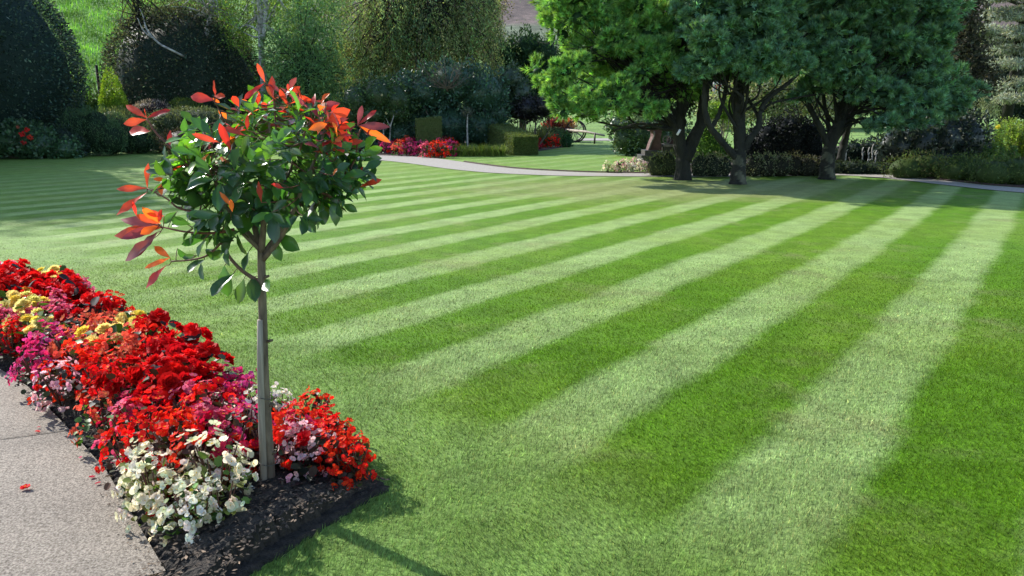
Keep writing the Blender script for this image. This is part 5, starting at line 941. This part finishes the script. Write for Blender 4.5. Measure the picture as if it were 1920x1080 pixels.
perennials('tall yellow green perennials with one round yellow flower at the right edge', (1868, 1930), 23.5, .95, 1.5, 80, YG, [(1871, 238, 3.5)])
perennials('mid green perennials just right of the large dark rhododendron', (1826, 1872), 23, .6, 1.35, 44, [(.13, .25, .06), (.20, .32, .07), (.09, .19, .05)])
perennials('lower leafy green plants behind the juniper at the right edge', (1850, 1925), 21, .4, .8, 36, [(.07, .16, .05), (.11, .22, .05), (.05, .11, .04)])
weeping('small pale weeping tree before the field at the right', 52, 1853, .1, [(1850, 165, 222, 16, 60, 0), (1862, 162, 215, 10, 30, 0)], [(.22, .27, .16), (.16, .20, .12)])
# far right trees
TG = [(.05, .055, .035), (.07, .07, .045), (.04, .05, .035), (.10, .09, .06)]
tree('brown_leaved_tree', 'greyish brown tree behind the right flank of the rightmost pine', 46, [(1800, 230), (1800, 120), (1805, 60), (1812, -20)], (.25, .12), [(1785, 130, 44, 44), (1810, 110, 34, 44), (1790, 70, 40, 44), (1805, 30, 32, 40), (1770, 170, 50, 34), (1800, -5, 36, 34), (1830, 150, 36, 30)], 70, .22, .10, TG, shell=(.5, 1.05), lump=.2)
def cedar():
    Yc = 50; bs = np.array((P(1890, 205, Yc)[0], Yc, 0)); root = empty('silver_cedar', bs, 'silvery blue cedar with level boughs in the upper right corner', 'tree'); mb, mt = MB(), MB(); V, f = tube([bs, bs+np.array((.1, 0, 7)), bs+np.array((0, 0, 15))], [.35, .25, .05], 10); mt.add(V, f)
    for (px, py, rx, ry) in ((1880, 28, 50, 10), (1925, 22, 40, 10), (1885, 64, 46, 14), (1850, 60, 24, 9), (1930, 60, 40, 13), (1900, 120, 48, 10), (1935, 118, 34, 10), (1905, 160, 46, 12), (1940, 155, 30, 12), (1870, -6, 46, 9), (1930, -12, 50, 10), (1895, 95, 40, 7), (1905, 185, 40, 7)):
        c, r = pl(px, py, rx, ry, Yc, random.uniform(-2, 1)); r[1] = 1.6
        for _ in range(6):
            c2 = c+rng.uniform(-.7, .7, 3)*r*np.array((1, 1, .6)); lobe_leaves(mb, c2, r*np.array((.45, .5, .45)), 420, .26, .05, [(.30, .36, .33), (.36, .42, .36), (.16, .20, .18), (.42, .44, .33)], core=False, shell=(.2, 1.1), up=0, var=.3)
        s0 = np.array((bs[0], Yc, c[2]-.3)); V, f = tube([s0, (s0+c)/2, c], [.12, .08, .04], 6); mt.add(V, f)
    mb.build('crown', M_LEAF, root, origin=bs); mt.build('trunk', M_BARK, root, origin=bs)
cedar()
DT = [(.03, .05, .03), (.04, .06, .035), (.025, .04, .03)]
for lb, px, ptop, Y, w_, cl in (('dark round crowned tree beyond the field behind the cedar', 1880, 90, 95, 70, DT), ('dark tree at the far side of the field right of the cedar', 1990, 60, 95, 80, DT), ('dark tree past the field, left of the cedar', 1770, 60, 90, 80, DT),
                               ('dusky tree behind the middle of the pine crowns', 1640, 50, 80, 90, DT), ('dusky green tree behind the middle pine', 1500, 40, 78, 90, DT), ('dusky tree behind the fork of the middle pine', 1360, 60, 76, 90, DT), ('shaded tree behind the leftmost pine', 1220, 90, 74, 80, [(.035, .06, .035), (.05, .08, .04)]),
                               ('dark tree farther back behind the willowy bush', 600, 90, 62, 80, [(.04, .075, .035), (.06, .10, .045)]), ('grey green tree farther back behind the weeping tree', 760, 40, 66, 90, [(.07, .10, .05), (.09, .11, .055)])):
    tree('broadleaf_tree', lb, Y, [(px, 215), (px, (ptop+212)/2), (px, ptop+20)], (.35, .15), [(px-w_*.5, 150, w_*.6, 55), (px+w_*.5, 155, w_*.6, 52), (px, ptop+40, w_*.7, 45), (px+w_*.3, ptop+30, w_*.5, 40, 1), (px-w_*.35, ptop+45, w_*.5, 40, -1), (px, 170, w_*.8, 45)], 17, .42, .22, cl, group='big trees beyond the garden', core=True, shell=(.8, 1.06), lump=.25, var=.35, br=2)
# white and red board glimpsed between limbs
Yb = 34; c = P(1346, 175, Yb); o = empty('sign_board', (c[0], Yb, 0), 'small white board with a red mark seen through the fork of the middle pine', 'sign'); m = MB()
V, f = box((0, 0, P(0, 165, Yb)[2]), (.46, .05, .52)); m.add(V, f); bd = m.build('panel', M_PALE, o, smooth=False); m = MB(); z_ = P(0, 165, Yb)[2]
V, f = box((-.02, -.032, z_+.1), (.30, .008, .06)); m.add(V, f); V, f = box((-.09, -.032, z_-.02), (.06, .008, .18)); m.add(V, f)
m.build('red_mark', solid('red paint', (.5, .04, .06), (.6, .06, .08), 5, .6, 0), bd, smooth=False); m = MB()
V, f = box((0, .0, (z_-.26)/2-.002), (.10, .08, z_-.26)); m.add(V, f); m.build('post', M_MACH, o, smooth=False)
# light strip of paving beyond the upper lawn
struct(flat('far_paving', [P(1085, 242, 45)[:2], P(1200, 242, 45)[:2], P(1200, 242, 49)[:2], P(1085, 242, 49)[:2]], .01, M_FPATH))
# remove the begonia originals, only their copies stay
for l in PROTO.values():
    for r in l:
        for ch in list(r.children): bpy.data.objects.remove(ch)
        bpy.data.objects.remove(r)
